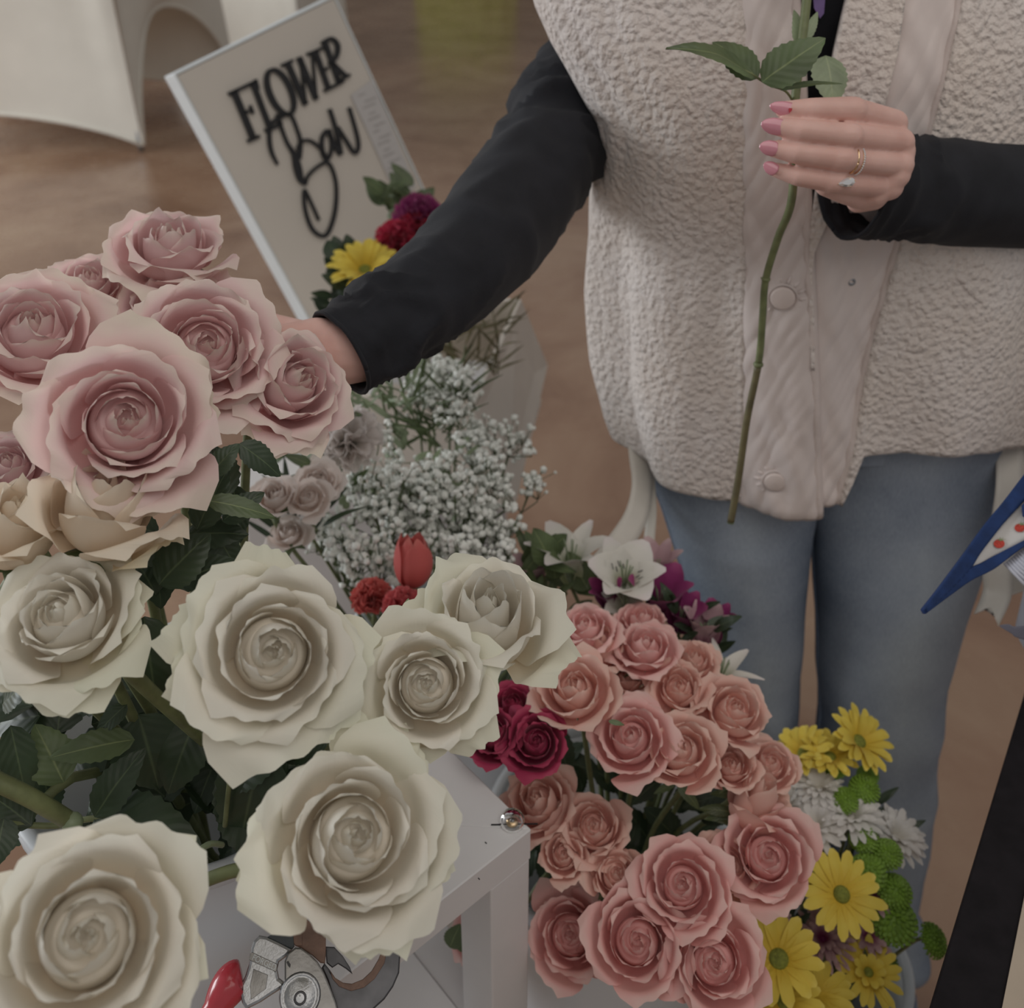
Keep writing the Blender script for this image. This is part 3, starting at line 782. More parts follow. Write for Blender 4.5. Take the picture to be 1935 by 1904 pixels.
def rose(label, cx, cy, rpx, d, ax, ay, mat, key, group, opn=1.0, n=26, seed=0, bud=False, guard=(), leaves=(), tint=None, name='rose', cat='rose', stem=True, hr=1.0, nodown=True, greeny=0.0, srad=0.0032):
    rng = random.Random(seed * 77 + 5)
    R = rpx * d / FPX / (1.20 if not bud else 1.02)
    c = P(cx, cy, d)
    nn = face_axis(c, ax, ay)
    Hh = R * (1.05 if not bud else 1.75) * hr
    base = c - nn * Hh * (0.62 if not bud else 0.55)
    x, y = local(base, nn)
    t = thing(name, base - nn * 0.006, label, cat, group)
    a0 = rng.uniform(0, 2 * PI)
    for i in range(n):
        s = i / (n - 1)
        if not bud:
            rr = R * (0.13 + 0.86 * s ** 0.95) * rng.uniform(0.95, 1.05)
            zt = Hh * (1.0 + 0.06 * math.sin(PI * min(1, s * 1.3)) - 0.42 * s ** 3.2) * rng.uniform(0.96, 1.04)
            wd = lerp(1.75, 0.92, s ** 0.6)
            fl = sstep(0.30, 1.0, s) * opn
            curl = R * 0.20 * fl * rng.uniform(0.5, 1.3)
            ec = 0.16 * fl * rng.uniform(0.3, 1.3)
        else:
            rr = R * (0.09 + 0.80 * s ** 0.9) * rng.uniform(0.96, 1.04)
            zt = Hh * (0.90 + 0.12 * math.sin(PI * min(1, s * 1.2)) - 0.22 * s ** 5) * rng.uniform(0.96, 1.04)
            wd = lerp(2.1, 0.95, s ** 0.6)
            fl = sstep(0.55, 1.0, s) * opn
            curl = R * 0.22 * fl * rng.uniform(0.5, 1.3)
            ec = 0.14 * fl * rng.uniform(0.3, 1.2)
        th = a0 + i * 2.39996 + rng.uniform(-.25, .25)
        V, F, U = petal_grid(base, nn, x, y, th, rr, zt, R, Hh, wd, fl, curl, seed + i * 0.37, edgecurl=ec, point=rng.choice([0, 0, .5, 1.0]) if s > .3 else 0,
                             ruf=0.008 + 0.022 * fl, nu=16, nv=12, inn_=lerp(.30, .86, sstep(0, .5, s)), tuck=lerp(.16, .09, sstep(0, .6, s)) * (1 if seed % 2 else -1))
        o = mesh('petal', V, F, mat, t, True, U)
        g = greeny * sstep(0.72, 1.0, s) * rng.uniform(0.4, 1.0)
        k = rng.uniform(0.95, 1.04)
        tc = tint or (1, 1, 1)
        o.color = (k * tc[0] * (1 - 0.05 * g), k * tc[1], k * tc[2] * (1 - 0.09 * g), 1)
    if not bud:
        # filler dome for the packed heart petals, added to brighten gaps between rims
        def core(u, v):
            a = 2 * PI * u; r = R * .50 * v
            z = Hh * (.77 - .02 * v - .22 * v ** 3 + .018 * math.sin(a + v * 26)) * (1 if v < .93 else lerp(1, .4, (v - .93) / .07))
            return base + x * (r * math.cos(a)) + y * (r * math.sin(a)) + nn * z
        Vc, Fc, Uc = grid(36, 16, core)
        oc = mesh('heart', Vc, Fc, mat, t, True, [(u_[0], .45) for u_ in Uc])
        oc.color = (*(tint or (1, 1, 1)), 1)
    for gi, (ang, ext, w) in enumerate(guard):
        V, F, U = petal_grid(base, nn, x, y, math.radians(ang), R * 1.02, Hh * (0.42), R, Hh, w, 1.0 * ext, R * 0.30 * ext, seed + 50 + gi, edgecurl=0.10, point=0.6, ruf=0.03)
        o = mesh('guard_petal', V, F, mat, t, True, U)
        o.color = (0.97, 1.0, 0.92, 1)
    # calyx: hip and five sepals
    m = MB()
    m.add(*lathe(base, [(0.0006, -0.010), (0.0036, -0.0095), (0.0062, -0.005), (0.0066, -0.001), (0.004, 0.004)], 12, nn))
    for k in range(5):
        a = 2 * PI * k / 5 + a0
        dr = x * math.cos(a) + y * math.sin(a); sd = nn.cross(dr)
        L = R * 0.75
        def sp(u, v):
            w = 0.0055 * (1 - v) ** 0.8 * (2 * u - 1)
            return base + dr * (0.005 + L * v * 0.85) + nn * (-0.002 - L * 0.35 * v * v + 0.3 * L * v * (1 if bud else 0.2)) + sd * w - nn * 0.002 * abs(2 * u - 1)
        m.add(*grid(2, 6, sp))
    m.obj('calyx', M_LEAF2, t)
    if stem and key:
        stem_to(t, base - nn * 0.008, nn, key, srad, rng)
    return t
def leaf(parent, b, tpt, ratio=0.5, mat=None, nrm=None, droop=0.12, fold=0.18, name='leaf', serr=True, seed=0):
    """one leaf from world point b to tip tpt"""
    b, tpt = Vector(b), Vector(tpt)
    d = tpt - b; L = d.length; d.normalize()
    nrm = Vector(nrm) if nrm is not None else (CAM - b).normalized() * 0.75 + Vector((0, 0, 0.55))
    s = d.cross(nrm).normalized(); nr = s.cross(d).normalized()
    nv = 18
    def f(a, v):
        u = 2 * a - 1
        w = L * ratio * 0.5 * (math.sin(PI * min(1, v ** 0.75)) ** 0.75 + 0.02) * (1 - 0.15 * v)
        if serr and abs(u) > .9: w *= 1 + 0.05 * (1 if int(v * nv + .5) % 2 else -1) * (1 if 0.06 < v < 0.97 else 0)
        z = fold * abs(u) * w + L * droop * (4 * v * (1 - v)) * 0.6 + L * 0.03 * noise.noise(Vector((u * 1.2, v * 3, seed * 3.1)))
        z -= 0.12 * w * u * u
        return b + d * (v * L) + s * (u * w) + nr * z
    V, F, U = grid(6, nv, f)
    o = mesh(name, V, F, mat or M_LEAF, parent, True, U)
    if parent is not None:
        pass
    return o
def thick_petals(c, n, x, y, count, r0, L, w, lift, mat, parent, seed, rng, recurve=0.0, cup=0.25, a0=0.0, jit=0.1, name='petal', nv=7, tint=None):
    """ring of strap-shaped petals (daisy, mum)"""
    for k in range(count):
        a = a0 + 2 * PI * k / count + rng.uniform(-jit, jit)
        dr = x * math.cos(a) + y * math.sin(a); sd = n.cross(dr)
        LL = L * rng.uniform(0.9, 1.07); lf = lift * rng.uniform(0.8, 1.2); tw = rng.uniform(-.25, .25)
        def f(p, v):
            u = 2 * p - 1
            ww = w * 0.5 * (0.45 + 0.55 * math.sin(PI * min(1, 0.12 + v * 0.62))) * (1 if v < 0.82 else math.sqrt(max(0.03, 1 - ((v - 0.82) / 0.19) ** 2)))
            h = lf * math.sin(v * PI * 0.5) * LL + cup * ww * (u * u) - recurve * LL * v * v + tw * ww * u * v
            return c + dr * (r0 + LL * v * math.cos(lf * 0.6)) + sd * (u * ww) + n * h
        V, F, U = grid(4, nv, f)
        o = mesh(name, V, F, mat, parent, True, U)
        q = rng.uniform(0.92, 1.05); o.color = (q, q, q, 1) if not tint else (q * tint[0], q * tint[1], q * tint[2], 1)
def daisy(label, cx, cy, rpx, d, ax, ay, mat, key, group, layers=((16, 1.0, 0.18),), disc=0.24, seed=0, name='daisy', w=0.30, discmat=None, stem=True, recurve=0.05, cat='flower'):
    rng = random.Random(seed * 13 + 3)
    R = rpx * d / FPX; c = P(cx, cy, d); n = face_axis(c, ax, ay); x, y = local(c, n)
    t = thing(name, c - n * 0.008, label, cat, group)
    for li, (cnt, ll, lift) in enumerate(layers):
        thick_petals(c + n * 0.0008 * li, n, x, y, cnt, R * disc * 0.5, R * (ll - disc * 0.4), R * w, lift, mat, t, seed, rng, recurve=recurve, a0=rng.random() + li * 0.21)
    if disc:
        V, F, U = lathe(c, [(R * disc, -0.001), (R * disc, 0.0015), (R * disc * .85, R * .07 + 0.001), (R * disc * .5, R * .10 + 0.0015), (0.0003, R * .105 + 0.0015)], 16, n)
        mesh('disc', V, F, discmat or M_DISC, t)
    mesh('calyx', *lathe(c, [(R * .06, -0.010), (R * .20, -0.006), (R * .28, -0.0015), (R * .2, 0)], 12, n), M_STEM, t)
    if stem: stem_to(t, c - n * 0.009, n, key, 0.0017, rng)
    return t
def button(label, cx, cy, rpx, d, ax, ay, key, group, seed=0, flat=0.62):
    rng = random.Random(seed * 19 + 1)
    R = rpx * d / FPX; c = P(cx, cy, d); n = face_axis(c, ax, ay); x, y = local(c, n)
    t = thing('button_chrysanthemum', c - n * R * flat, label, 'flower', group)
    m = MB()
    # dome carpeted with overlapping little florets
    V, F, U = lathe(c - n * R * flat * 0.4, [(R * .2, -R * .25), (R * .75, -R * .1), (R * .93, R * .1), (R * .86, R * flat * .62), (R * .55, R * flat * 1.02), (0.0003, R * flat * 1.15)], 16, n)
    m.add(V, F, U)
    cnt = 110
    for k in range(cnt):
        s = (k + .5) / cnt; a = k * 2.39996
        ph = math.acos(1 - s * 1.12)
        rr = R * 0.93 * math.sin(ph); h = R * flat * math.cos(ph) * 1.15 - R * flat * 0.35
        p = c + (x * math.cos(a) + y * math.sin(a)) * rr + n * h
        o = ((x * math.cos(a) + y * math.sin(a)) * math.sin(ph) + n * math.cos(ph) * 1.2).normalized()
        q = (x * math.cos(a) + y * math.sin(a)) * math.cos(ph) - n * math.sin(ph); sd = o.cross(q).normalized()
        L = R * 0.23; w = R * .085
        V = [p - q * L * .5 - sd * w * .6, p - q * L * .5 + sd * w * .6, p + o * L * .55 + sd * w, p + o * L * .55 - sd * w, p + q * L * .75 + o * L * .35]
        m.add(V, [(0, 1, 2, 3), (3, 2, 4), (0, 3, 4), (1, 4, 2)])
    m.obj('florets', M_BUTTON, t, False)
    stem_to(t, c - n * R * flat * 0.5, n, key, 0.0016, rng, kink=0.02)
    return t
def lily(label, cx, cy, rpx, d, ax, ay, mat, key, group, seed=0, lift=0.9, name='alstroemeria', count=6, w=0.5, recurve=0.55, tints=None, stripes=False):
    rng = random.Random(seed * 31 + 7)
    R = rpx * d / FPX; c = P(cx, cy, d); n = face_axis(c, ax, ay); x, y = local(c, n)
    base = c - n * R * 0.75
    t = thing(name, base, label, 'flower', group)
    for k in range(count):
        a = 2 * PI * k / count + seed
        dr = x * math.cos(a) + y * math.sin(a); sd = n.cross(dr)
        ww0 = R * w * (1.25 if k % 2 else 0.85); rc = recurve * rng.uniform(.7, 1.3)
        def f(p, v):
            u = 2 * p - 1
            ww = ww0 * 0.5 * (math.sin(PI * min(1, 0.08 + v * 0.91)) ** 0.55 + 0.02)
            r = R * (0.06 + 0.55 * v ** 1.6 + rc * max(0, v - .55) ** 1.5 * 2)
            z = R * lift * (1.25 * v - rc * 1.3 * max(0, v - 0.5) ** 1.6)
            return base + dr * r + sd * (u * ww) + n * (z + 0.25 * ww * u * u) + dr * (-0.2 * ww * u * u)
        V, F, U = grid(6, 10, f)
        o = mesh('petal', V, F, mat, t, True, U)
        q = rng.uniform(.93, 1.05); o.color = (q, q, q, 1)
        if stripes and k % 2 == 0:
            m = MB()
            for s in range(4):
                v0 = .5 + .07 * (s % 2); p0 = 0.32 + 0.12 * s
                m.add([f(p0, v0) + n * .0005 - dr * .0006, f(p0 + .03, v0) + n * .0005 - dr * .0006, f(p0 + .03, v0 + .10) + n * .0005 - dr * .0006, f(p0, v0 + .1) + n * .0005 - dr * .0006], [(0, 1, 2, 3)])
            m.obj('petal_flecks', M_INK, o, False)
    m = MB()
    for k in range(5):
        a = k * 1.3; dr = x * math.cos(a) + y * math.sin(a)
        m.add(*tube([base, base + n * R * .6 + dr * R * .06, base + n * R * (.95 + .05 * k) + dr * R * .14], 0.0006, 5))
    m.obj('stamens', M_LEAF3, t)
    mesh('calyx', *lathe(base, [(0.0005, -.006), (R * .09, -.004), (R * .11, 0), (R * .07, R * .1)], 10, n), M_STEM, t)
    stem_to(t, base - n * 0.004, n, key, 0.0019, rng)
    return t
def carnation(label, cx, cy, rpx, d, ax, ay, mat, key, group, seed=0, n_p=34, name='carnation', spiky=0.0, tint=None):
    rng = random.Random(seed * 41 + 11)
    R = rpx * d / FPX; c = P(cx, cy, d); nn = face_axis(c, ax, ay); base = c - nn * R * 0.55; x, y = local(c, nn)
    t = thing(name, base, label, 'flower', group)
    for i in range(n_p):
        s = (i + .5) / n_p
        a = i * 2.39996 + rng.uniform(-.3, .3); ph = s ** 0.6 * 1.45
        dr = x * math.cos(a) + y * math.sin(a); sd = nn.cross(dr)
        ax_ = (nn * math.cos(ph) + dr * math.sin(ph)).normalized(); ot = (dr * math.cos(ph) - nn * math.sin(ph))
        L = R * rng.uniform(0.9, 1.05); w = R * rng.uniform(.45, .62) * (1 if not spiky else .38); sdv = rng.uniform(0, 9)
        def f(p, v):
            u = 2 * p - 1
            ww = w * (0.15 + 0.85 * v ** 1.3)
            z = 0.20 * R * math.sin(u * 5 + sdv) * v * v * (1 - spiky) + 0.12 * R * u * u * v
            ze = 0.05 * R * math.sin(u * 14 + sdv) * v ** 4
            return base + ax_ * (L * v * (1 - .10 * u * u) + ze) + sd * (u * ww) + ot * (z - 0.10 * R * v * v)
        V, F, U = grid(8, 6, f)
        o = mesh('petal', V, F, mat, t, True, U)
        q = rng.uniform(.9, 1.05); tt = tint or (1, 1, 1); o.color = (q * tt[0], q * tt[1], q * tt[2], 1)
    mesh('calyx', *lathe(base, [(0.001, -.016), (.0042, -.013), (.0058, -.003), (R * .3, R * .2)], 12, nn), M_LEAF2, t)
    stem_to(t, base - nn * 0.014, nn, key, 0.0018, rng)
    return t
def tulip(label, cx, cy, rpx, d, ax, ay, mat, key, group, seed=0):
    rng = random.Random(seed + 3)
    R = rpx * d / FPX; c = P(cx, cy, d); nn = face_axis(c, ax, ay); H_ = R * 2.6; base = c - nn * H_ * .5; x, y = local(c, nn)
    t = thing('tulip', base, label, 'tulip', group)
    for i in range(6):
        a = i * PI / 3 + (0 if i % 2 else .2); rr = R * (1.0 if i % 2 else .9)
        V, F, U = petal_grid(base, nn, x, y, a, rr, H_ * rng.uniform(.95, 1.05), R, H_, 1.05, 0.12, 0, seed + i, nu=12, nv=14, point=0.2, ruf=0.02, tuck=0.05, inn_=0.50, rel=1.0)
        o = mesh('petal', V, F, mat, t, True, U); q = rng.uniform(.92, 1.06); o.color = (q, q, q, 1)
    stem_to(t, base + nn * .002, nn, key, 0.0032, rng, name='stem')
    return t

# ================================================================ the pink roses at the left
G = 'pink roses in the white stand'
GW = 'white roses in the white stand'
rose('topmost pink rose seen from the side against the floor', 322, 462, 116, 0.655, 0.0, 1.5, M_PINK, 'white', G, seed=1, greeny=.6)
rose('small ruffled pink rose behind, left of the topmost rose', 168, 530, 74, 0.655, -0.1, 1.1, M_PINK, 'white', G, seed=2, n=22)
R3 = rose('pink rose cut by the left edge, its spiral in view', 62, 625, 142, 0.565, -0.05, 0.75, M_PINK, 'white', G, seed=3, greeny=.8)
rose('pink rose half hidden under the topmost rose', 318, 588, 120, 0.64, -0.25, 0.9, M_PINK, 'white', G, seed=4)
R5 = rose('pink rose in the middle of the pink cluster', 390, 655, 140, 0.575, 0.12, 0.30, M_PINK, 'white', G, seed=5, guard=((205, .9, .7),), greeny=.4)
R6 = rose('pink rose in front of the reaching hand', 560, 722, 112, 0.60, 0.50, 0.42, M_PINK, 'white', G, seed=6, guard=((-70, .9, .7), (-110, .9, .6)), hr=1.25)
R7 = rose('largest pink rose, wide open with green-tinged rim', 238, 795, 166, 0.50, 0.02, 0.20, M_PINK, 'white', G, seed=7, guard=((-60, .8, .8), (30, .7, .7)), greeny=.8)
rose('dusky pink rose cut by the left edge under the largest one', 14, 880, 88, 0.57, -0.3, 0.8, M_PINK, 'white', G, seed=8, tint=(.95, .93, .95))

# ================================================================ the white roses
W1 = rose('cream rose bud on its side below the largest pink rose', 195, 955, 122, 0.50, 0.05, 1.25, M_CREAM, 'white', GW, seed=11, bud=True, n=18, guard=((-20, .5, .7),), hr=.82)
rose('cream rose bud cut by the left edge', 30, 990, 96, 0.50, -0.1, 1.3, M_CREAM, 'white', GW, seed=12, bud=True, n=18, hr=.9)
W3 = rose('white rose at the left edge facing up left', 116, 1165, 140, 0.475, -0.42, 0.42, M_WHITE, 'white', GW, seed=13, guard=((-75, 1.0, .75), (10, .6, .7)), greeny=.9, hr=1.15)
W4 = rose('wide open white rose in the middle with raised outer petals', 515, 1232, 166, 0.46, 0.04, 0.05, M_WHITE, 'white', GW, seed=14, n=26, guard=((97, 1.0, .45), (165, 1.0, .45), (190, .8, .5), (-50, .9, .7), (-5, .9, .6)), greeny=.7)
W5 = rose('white rose with tight spiral overlapping the upright white rose', 806, 1292, 126, 0.49, -0.02, 0.05, M_WHITE, 'white', GW, seed=15, guard=((140, 1.0, .5), (205, .9, .5), (-45, 1.0, .5), (-100, .5, .6)), greeny=.8)
W6 = rose('half open upright white rose beside the coral tulip', 922, 1165, 118, 0.53, 0.10, 0.80, M_WHITE, 'white', GW, seed=16, bud=True, n=20, hr=.86, guard=((-25, 1.0, .6), (150, .8, .6)), greeny=.8)
W7 = rose('wide open white rose above the pruning shears', 670, 1580, 184, 0.44, 0.14, 0.08, M_WHITE, 'white', GW, seed=17, n=26, guard=((80, .9, .5), (55, .9, .45), (-70, .8, .5), (-25, .7, .5), (185, .7, .6)), greeny=.9)
W8 = rose('nearest white rose at the bottom left, out of focus', 165, 1770, 208, 0.385, -0.06, 0.02, M_WHITE, 'white', GW, seed=18, n=24, guard=((35, .7, .5), (-30, .6, .6)), greeny=.4)
rose('sliver of a white rose on the left edge beside dark leaves', -12, 1432, 42, 0.55, -0.4, 0.8, M_CREAM, 'white', GW, seed=19, bud=True, n=14)

# leaves and thick stems in the white rose bucket: each on the rose it belongs to
def lf(par, x0, y0, x1, y1, d0, d1=None, ratio=0.55, mat=None, **k):
    return leaf(par, P(x0, y0, d0), P(x1, y1, d1 or d0), ratio, mat, **k)
def twig(par, pts, rad, mat=None, name='side_stem'):
    return mesh(name, *tube(spline([P(*p) for p in pts], 14), rad, 8), mat or M_STEM, par)
S = 0
for (par, x0, y0, x1, y1, d0, d1, ra, mt) in [
    (W8, 178, 1545, 382, 1600, .545, .53, .56, M_LEAF), (W8, 178, 1543, 276, 1412, .54, .55, .52, M_LEAF), (W8, 172, 1548, 250, 1640, .55, .56, .55, M_LEAF),
    (W3, 255, 1398, 92, 1432, .55, .54, .42, M_LEAF2), (W3, 120, 1478, 66, 1368, .545, .55, .75, M_LEAF2), (W3, 262, 1350, 300, 1490, .57, .58, .85, M_LEAF),
    (W4, 372, 1352, 318, 1500, .58, .575, .7, M_LEAF), (W4, 500, 1408, 452, 1610, .56, .575, .6, M_LEAF), (W4, 430, 1470, 560, 1395, .57, .56, .6, M_LEAF),
    (W7, 470, 1570, 428, 1420, .575, .585, .7, M_LEAF), (W7, 430, 1500, 520, 1640, .58, .56, .6, M_LEAF), (W7, 620, 1395, 540, 1440, .56, .57, .5, M_LEAF),
    (W3, 272, 1165, 296, 1330, .53, .545, .55, M_LEAF), (W1, 300, 1105, 398, 1008, .53, .545, .75, M_LEAF), (W1, 330, 1100, 452, 1060, .55, .56, .6, M_LEAF),
    (R7, 390, 945, 520, 978, .53, .54, .34, M_LEAF2), (R7, 395, 900, 452, 838, .54, .55, .6, M_LEAF), (R7, 372, 1000, 432, 885, .55, .56, .55, M_LEAF),
    (R6, 452, 838, 530, 900, .57, .58, .55, M_LEAF), (R7, 420, 985, 500, 930, .56, .57, .6, M_LEAF), (W1, 352, 1010, 470, 1010, .565, .57, .6, M_LEAF),
    (W3, 5, 1330, 72, 1285, .53, .52, .6, M_LEAF), (W3, 20, 1370, 52, 1515, .535, .54, .45, M_LEAF), (W8, 8, 1545, -10, 1640, .53, .52, .8, M_LEAF), (W8, 60, 1560, -20, 1500, .54, .55, .6, M_LEAF),
    (W5, 735, 1210, 700, 1290, .55, .56, .5, M_LEAF3), (W5, 660, 1330, 700, 1240, .545, .55, .5, M_LEAF3), (W6, 758, 1195, 772, 1130, .55, .555, .45, M_LEAF3),
    (W4, 270, 1240, 345, 1330, .545, .55, .5, M_LEAF), (W3, 240, 1330, 180, 1390, .555, .55, .5, M_LEAF)]:
    S += 1
    lf(par, x0, y0, x1, y1, d0, d1, ra, mt, seed=S)
rl = random.Random(5)
hosts = [W3, W4, W7, W8]
for k in range(46):
    x0 = rl.uniform(60, 590); y0 = rl.uniform(1300, 1620); a = rl.uniform(0, 2 * PI); L = rl.uniform(90, 150)
    lf(hosts[k % 4], x0, y0, x0 + L * math.cos(a), y0 + L * math.sin(a), rl.uniform(.585, .66), rl.uniform(.585, .66), rl.uniform(.5, .75), M_LEAF, seed=k)
for k in range(14):
    x0 = rl.uniform(270, 480); y0 = rl.uniform(900, 1130); a = rl.uniform(0, 2 * PI); L = rl.uniform(70, 120)
    lf([W1, R7][k % 2], x0, y0, x0 + L * math.cos(a), y0 + L * math.sin(a), rl.uniform(.57, .63), rl.uniform(.57, .63), rl.uniform(.5, .75), M_LEAF, seed=k)
twig(W3, [(225, 1245, .50), (262, 1285, .515), (345, 1362, .55), (420, 1430, .60)], [.0046 - .0001 * i for i in range(15)])
twig(W8, [(-30, 1465, .50), (60, 1508, .51), (135, 1553, .53)], .0047)
mesh('cut_knot', *ico(P(137, 1554, .527), .0056, 2), M_LEAF3, W8)
twig(W8, [(-10, 1553, .535), (100, 1560, .545), (180, 1546, .545), (300, 1556, .54)], .0017)
twig(W7, [(365, 1672, .50), (440, 1645, .50), (500, 1640, .50)], .0034)
twig(W4, [(425, 1560, .56), (440, 1450, .55), (480, 1390, .56)], .0015)
twig(W8, [(358, 1620, .50), (395, 1595, .51), (420, 1596, .52)], .0016, M_LEAF3)

# ================================================================ peach spray roses
GP = 'peach spray roses in their bucket'
PEACH = [
    ('pink-centred spray rose at the top left of the peach bunch', 1108, 1185, 60, .80, -.15, .9, M_ROSY, 0),
    ('pale spray rose at the very top of the peach bunch', 1212, 1172, 54, .83, .1, 1.2, M_ROSY, 0),
    ('rosy spray rose with flared rim below the topmost one', 1222, 1222, 66, .79, .1, .95, M_ROSY, 0),
    ('small peach bud squeezed between the two rosy spray roses', 1136, 1226, 48, .80, -.1, 1.0, M_PEACH, 1),
    ('cupped pale peach rose with a brown-tipped heart', 1086, 1300, 84, .74, -.12, .6, M_PEACH, 0),
    ('small peach rose tucked behind the cupped rose', 1185, 1278, 46, .80, .0, .9, M_PEACH, 0),
    ('peach rose with ball-shaped heart above the dark gap', 1192, 1392, 82, .73, -.02, .40, M_ROSY, 0),
    ('round peach rose at the upper right, second from the jeans', 1283, 1300, 62, .77, .05, .55, M_PEACH, 0),
    ('small peach rose behind at the upper right edge', 1312, 1245, 50, .81, .2, 1.0, M_PEACH, 0),
    ('tilted peach rose nearest the jeans', 1388, 1342, 76, .76, .42, .55, M_PEACH, 0),
    ('open peach rose above the dark gap, right of the ball-hearted rose', 1288, 1416, 78, .73, .02, .45, M_PEACH, 0),
    ('little peach rose left of the outermost pair', 1382, 1446, 52, .75, .1, .5, M_PEACH, 0),
    ('little peach rose beside the yellow daisies', 1456, 1442, 56, .77, .35, .6, M_PEACH, 0),
    ('peach bud seen from behind on the right of the gap', 1428, 1512, 60, .75, .8, 1.2, M_PEACH, 1),
    ('peach rose leaning against the stand corner', 1018, 1512, 78, .76, -.35, .55, M_PEACH, 0),
    ('ruffled peach rose left of the dark gap', 1122, 1562, 70, .745, .0, .35, M_PEACH, 0),
    ('small peach rosette beside the stand leg', 1066, 1615, 50, .735, .0, .3, M_PEACH, 0),
    ('small cream-rimmed peach rose under the dark gap', 1166, 1652, 58, .725, .1, .35, M_PEACH, 0),
    ('peach rose with heart-shaped centre under the gap', 1290, 1672, 90, .70, .0, .15, M_ROSY, 0),
    ('peach rose with dark tight centre behind the heart-shaped one', 1378, 1638, 72, .73, .1, .25, M_PEACH, 0),
    ('large peach rose at the right rim beside the daisies', 1452, 1618, 92, .72, .12, .1, M_ROSY, 0),
    ('tall oval peach rose against the stand leg', 1078, 1765, 90, .745, -.1, .05, M_ROSY, 0),
    ('largest front peach rose in the middle of the bucket rim', 1204, 1778, 100, .69, .0, .0, M_ROSY, 0),
    ('front peach rose above the right bucket rim', 1350, 1818, 98, .68, .05, -.05, M_ROSY, 0),
    ('peach rose seen through the gap left of the stand leg', 912, 1762, 62, .80, -.3, .35, M_ROSY, 0),
]
PR = []
for i, (lb, x, y, r, d, ax, ay, mt, bd) in enumerate(PEACH):
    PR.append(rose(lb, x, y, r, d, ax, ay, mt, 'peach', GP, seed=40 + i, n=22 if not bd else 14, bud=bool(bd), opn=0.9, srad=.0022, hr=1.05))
for k in range(40):
    x0 = rl.uniform(1000, 1420); y0 = rl.uniform(1440, 1620); a = rl.uniform(0, 2 * PI); L = rl.uniform(60, 110)
    dd = rl.uniform(.83, .90)
    lf(PR[k % len(PR)], x0, y0, x0 + L * math.cos(a), y0 + L * math.sin(a), dd, dd + rl.uniform(-.02, .02), rl.uniform(.4, .6), M_LEAF, seed=k)
for (i, x0, y0, x1, y1, d) in [(10, 1280, 1480, 1322, 1530, .76), (10, 1275, 1480, 1235, 1500, .76), (13, 1385, 1535, 1318, 1528, .76), (13, 1395, 1500, 1340, 1500, .77), (13, 1385, 1540, 1330, 1548, .76), (6, 1150, 1362, 1180, 1370, .70)]:
    lf(PR[i], x0, y0, x1, y1, d, d, .35, M_LEAF2, seed=i)
for (x0, y0, x1, y1) in [(868, 1770, 880, 1800), (850, 1790, 870, 1745), (905, 1830, 945, 1855), (880, 1810, 935, 1800), (905, 1850, 930, 1815)]:
    lf(PR[24], x0, y0, x1, y1, .78, .78, .8, M_LEAF2)
# white wrapper collar round the peach bunch inside the rim
# ================================================================ magenta spray roses
GM = 'magenta spray roses behind the stand corner'
for i, (lb, x, y, r, d, ax, ay) in enumerate([
    ('magenta rose with crisp spiral beside the cupped peach rose', 1014, 1400, 62, .72, .0, .25),
    ('magenta rose half hidden behind the white rose', 928, 1385, 56, .73, -.4, .4),
    ('magenta rose farthest back, above the crisp spiral one', 968, 1330, 50, .76, -.1, .8),
    ('dark magenta rose glimpsed behind the stand rail', 872, 1578, 44, .80, -.2, .4)]):
    rose(lb, x, y, r, d, ax, ay, M_MAGENTA, 'peach', GM, seed=80 + i, n=22, srad=.002)

# ================================================================ tulips, carnations, spray roses, baby's breath
GT = 'coral flowers behind the white roses'
tulip('coral tulip standing above the bucket rim', 780, 1062, 40, .84, -.05, 2.2, M_CORAL, 'mixed', GT, 1)
carnation('coral carnation left of the tulip on the rim', 700, 1118, 42, .84, -.2, .9, M_CORAL, 'mixed', GT, 2)
carnation('coral carnation under the tulip', 762, 1135, 40, .82, .1, .8, M_CORAL, 'mixed', GT, 3, tint=(.95, .85, 1.0))
GS = 'blush flowers beside the baby\'s breath'
carnation('white carnation above the baby\'s breath, left of it', 655, 818, 68, .90, -.2, .5, M_SNOW, 'mixed', GS, 5, tint=(1.03, 1.0, 1.0))
rose('blush spray rose, upper one of the blush pair', 600, 908, 48, .86, .1, .6, M_BLUSH, 'mixed', GS, seed=91, n=18, srad=.002)
rose('blush spray rose with tight round heart, lower one', 583, 938, 42, .84, -.1, .5, M_BLUSH, 'mixed', GS, seed=92, n=18, srad=.002)
rose('plump blush rose left of the blush pair', 517, 938, 44, .83, -.2, .7, M_BLUSH, 'mixed', GS, seed=93, n=18, srad=.002, bud=True, hr=.7)
rose('faint blush rose low between leaves and baby\'s breath', 545, 1005, 40, .86, -.2, .8, M_BLUSH, 'mixed', GS, seed=94, n=16, srad=.002)
carnation('small white blossom seen between dark leaves', 398, 1000, 32, .80, -.2, .9, M_BLUSH, 'mixed', GS, 6, n_p=20)
rg = random.Random(21)
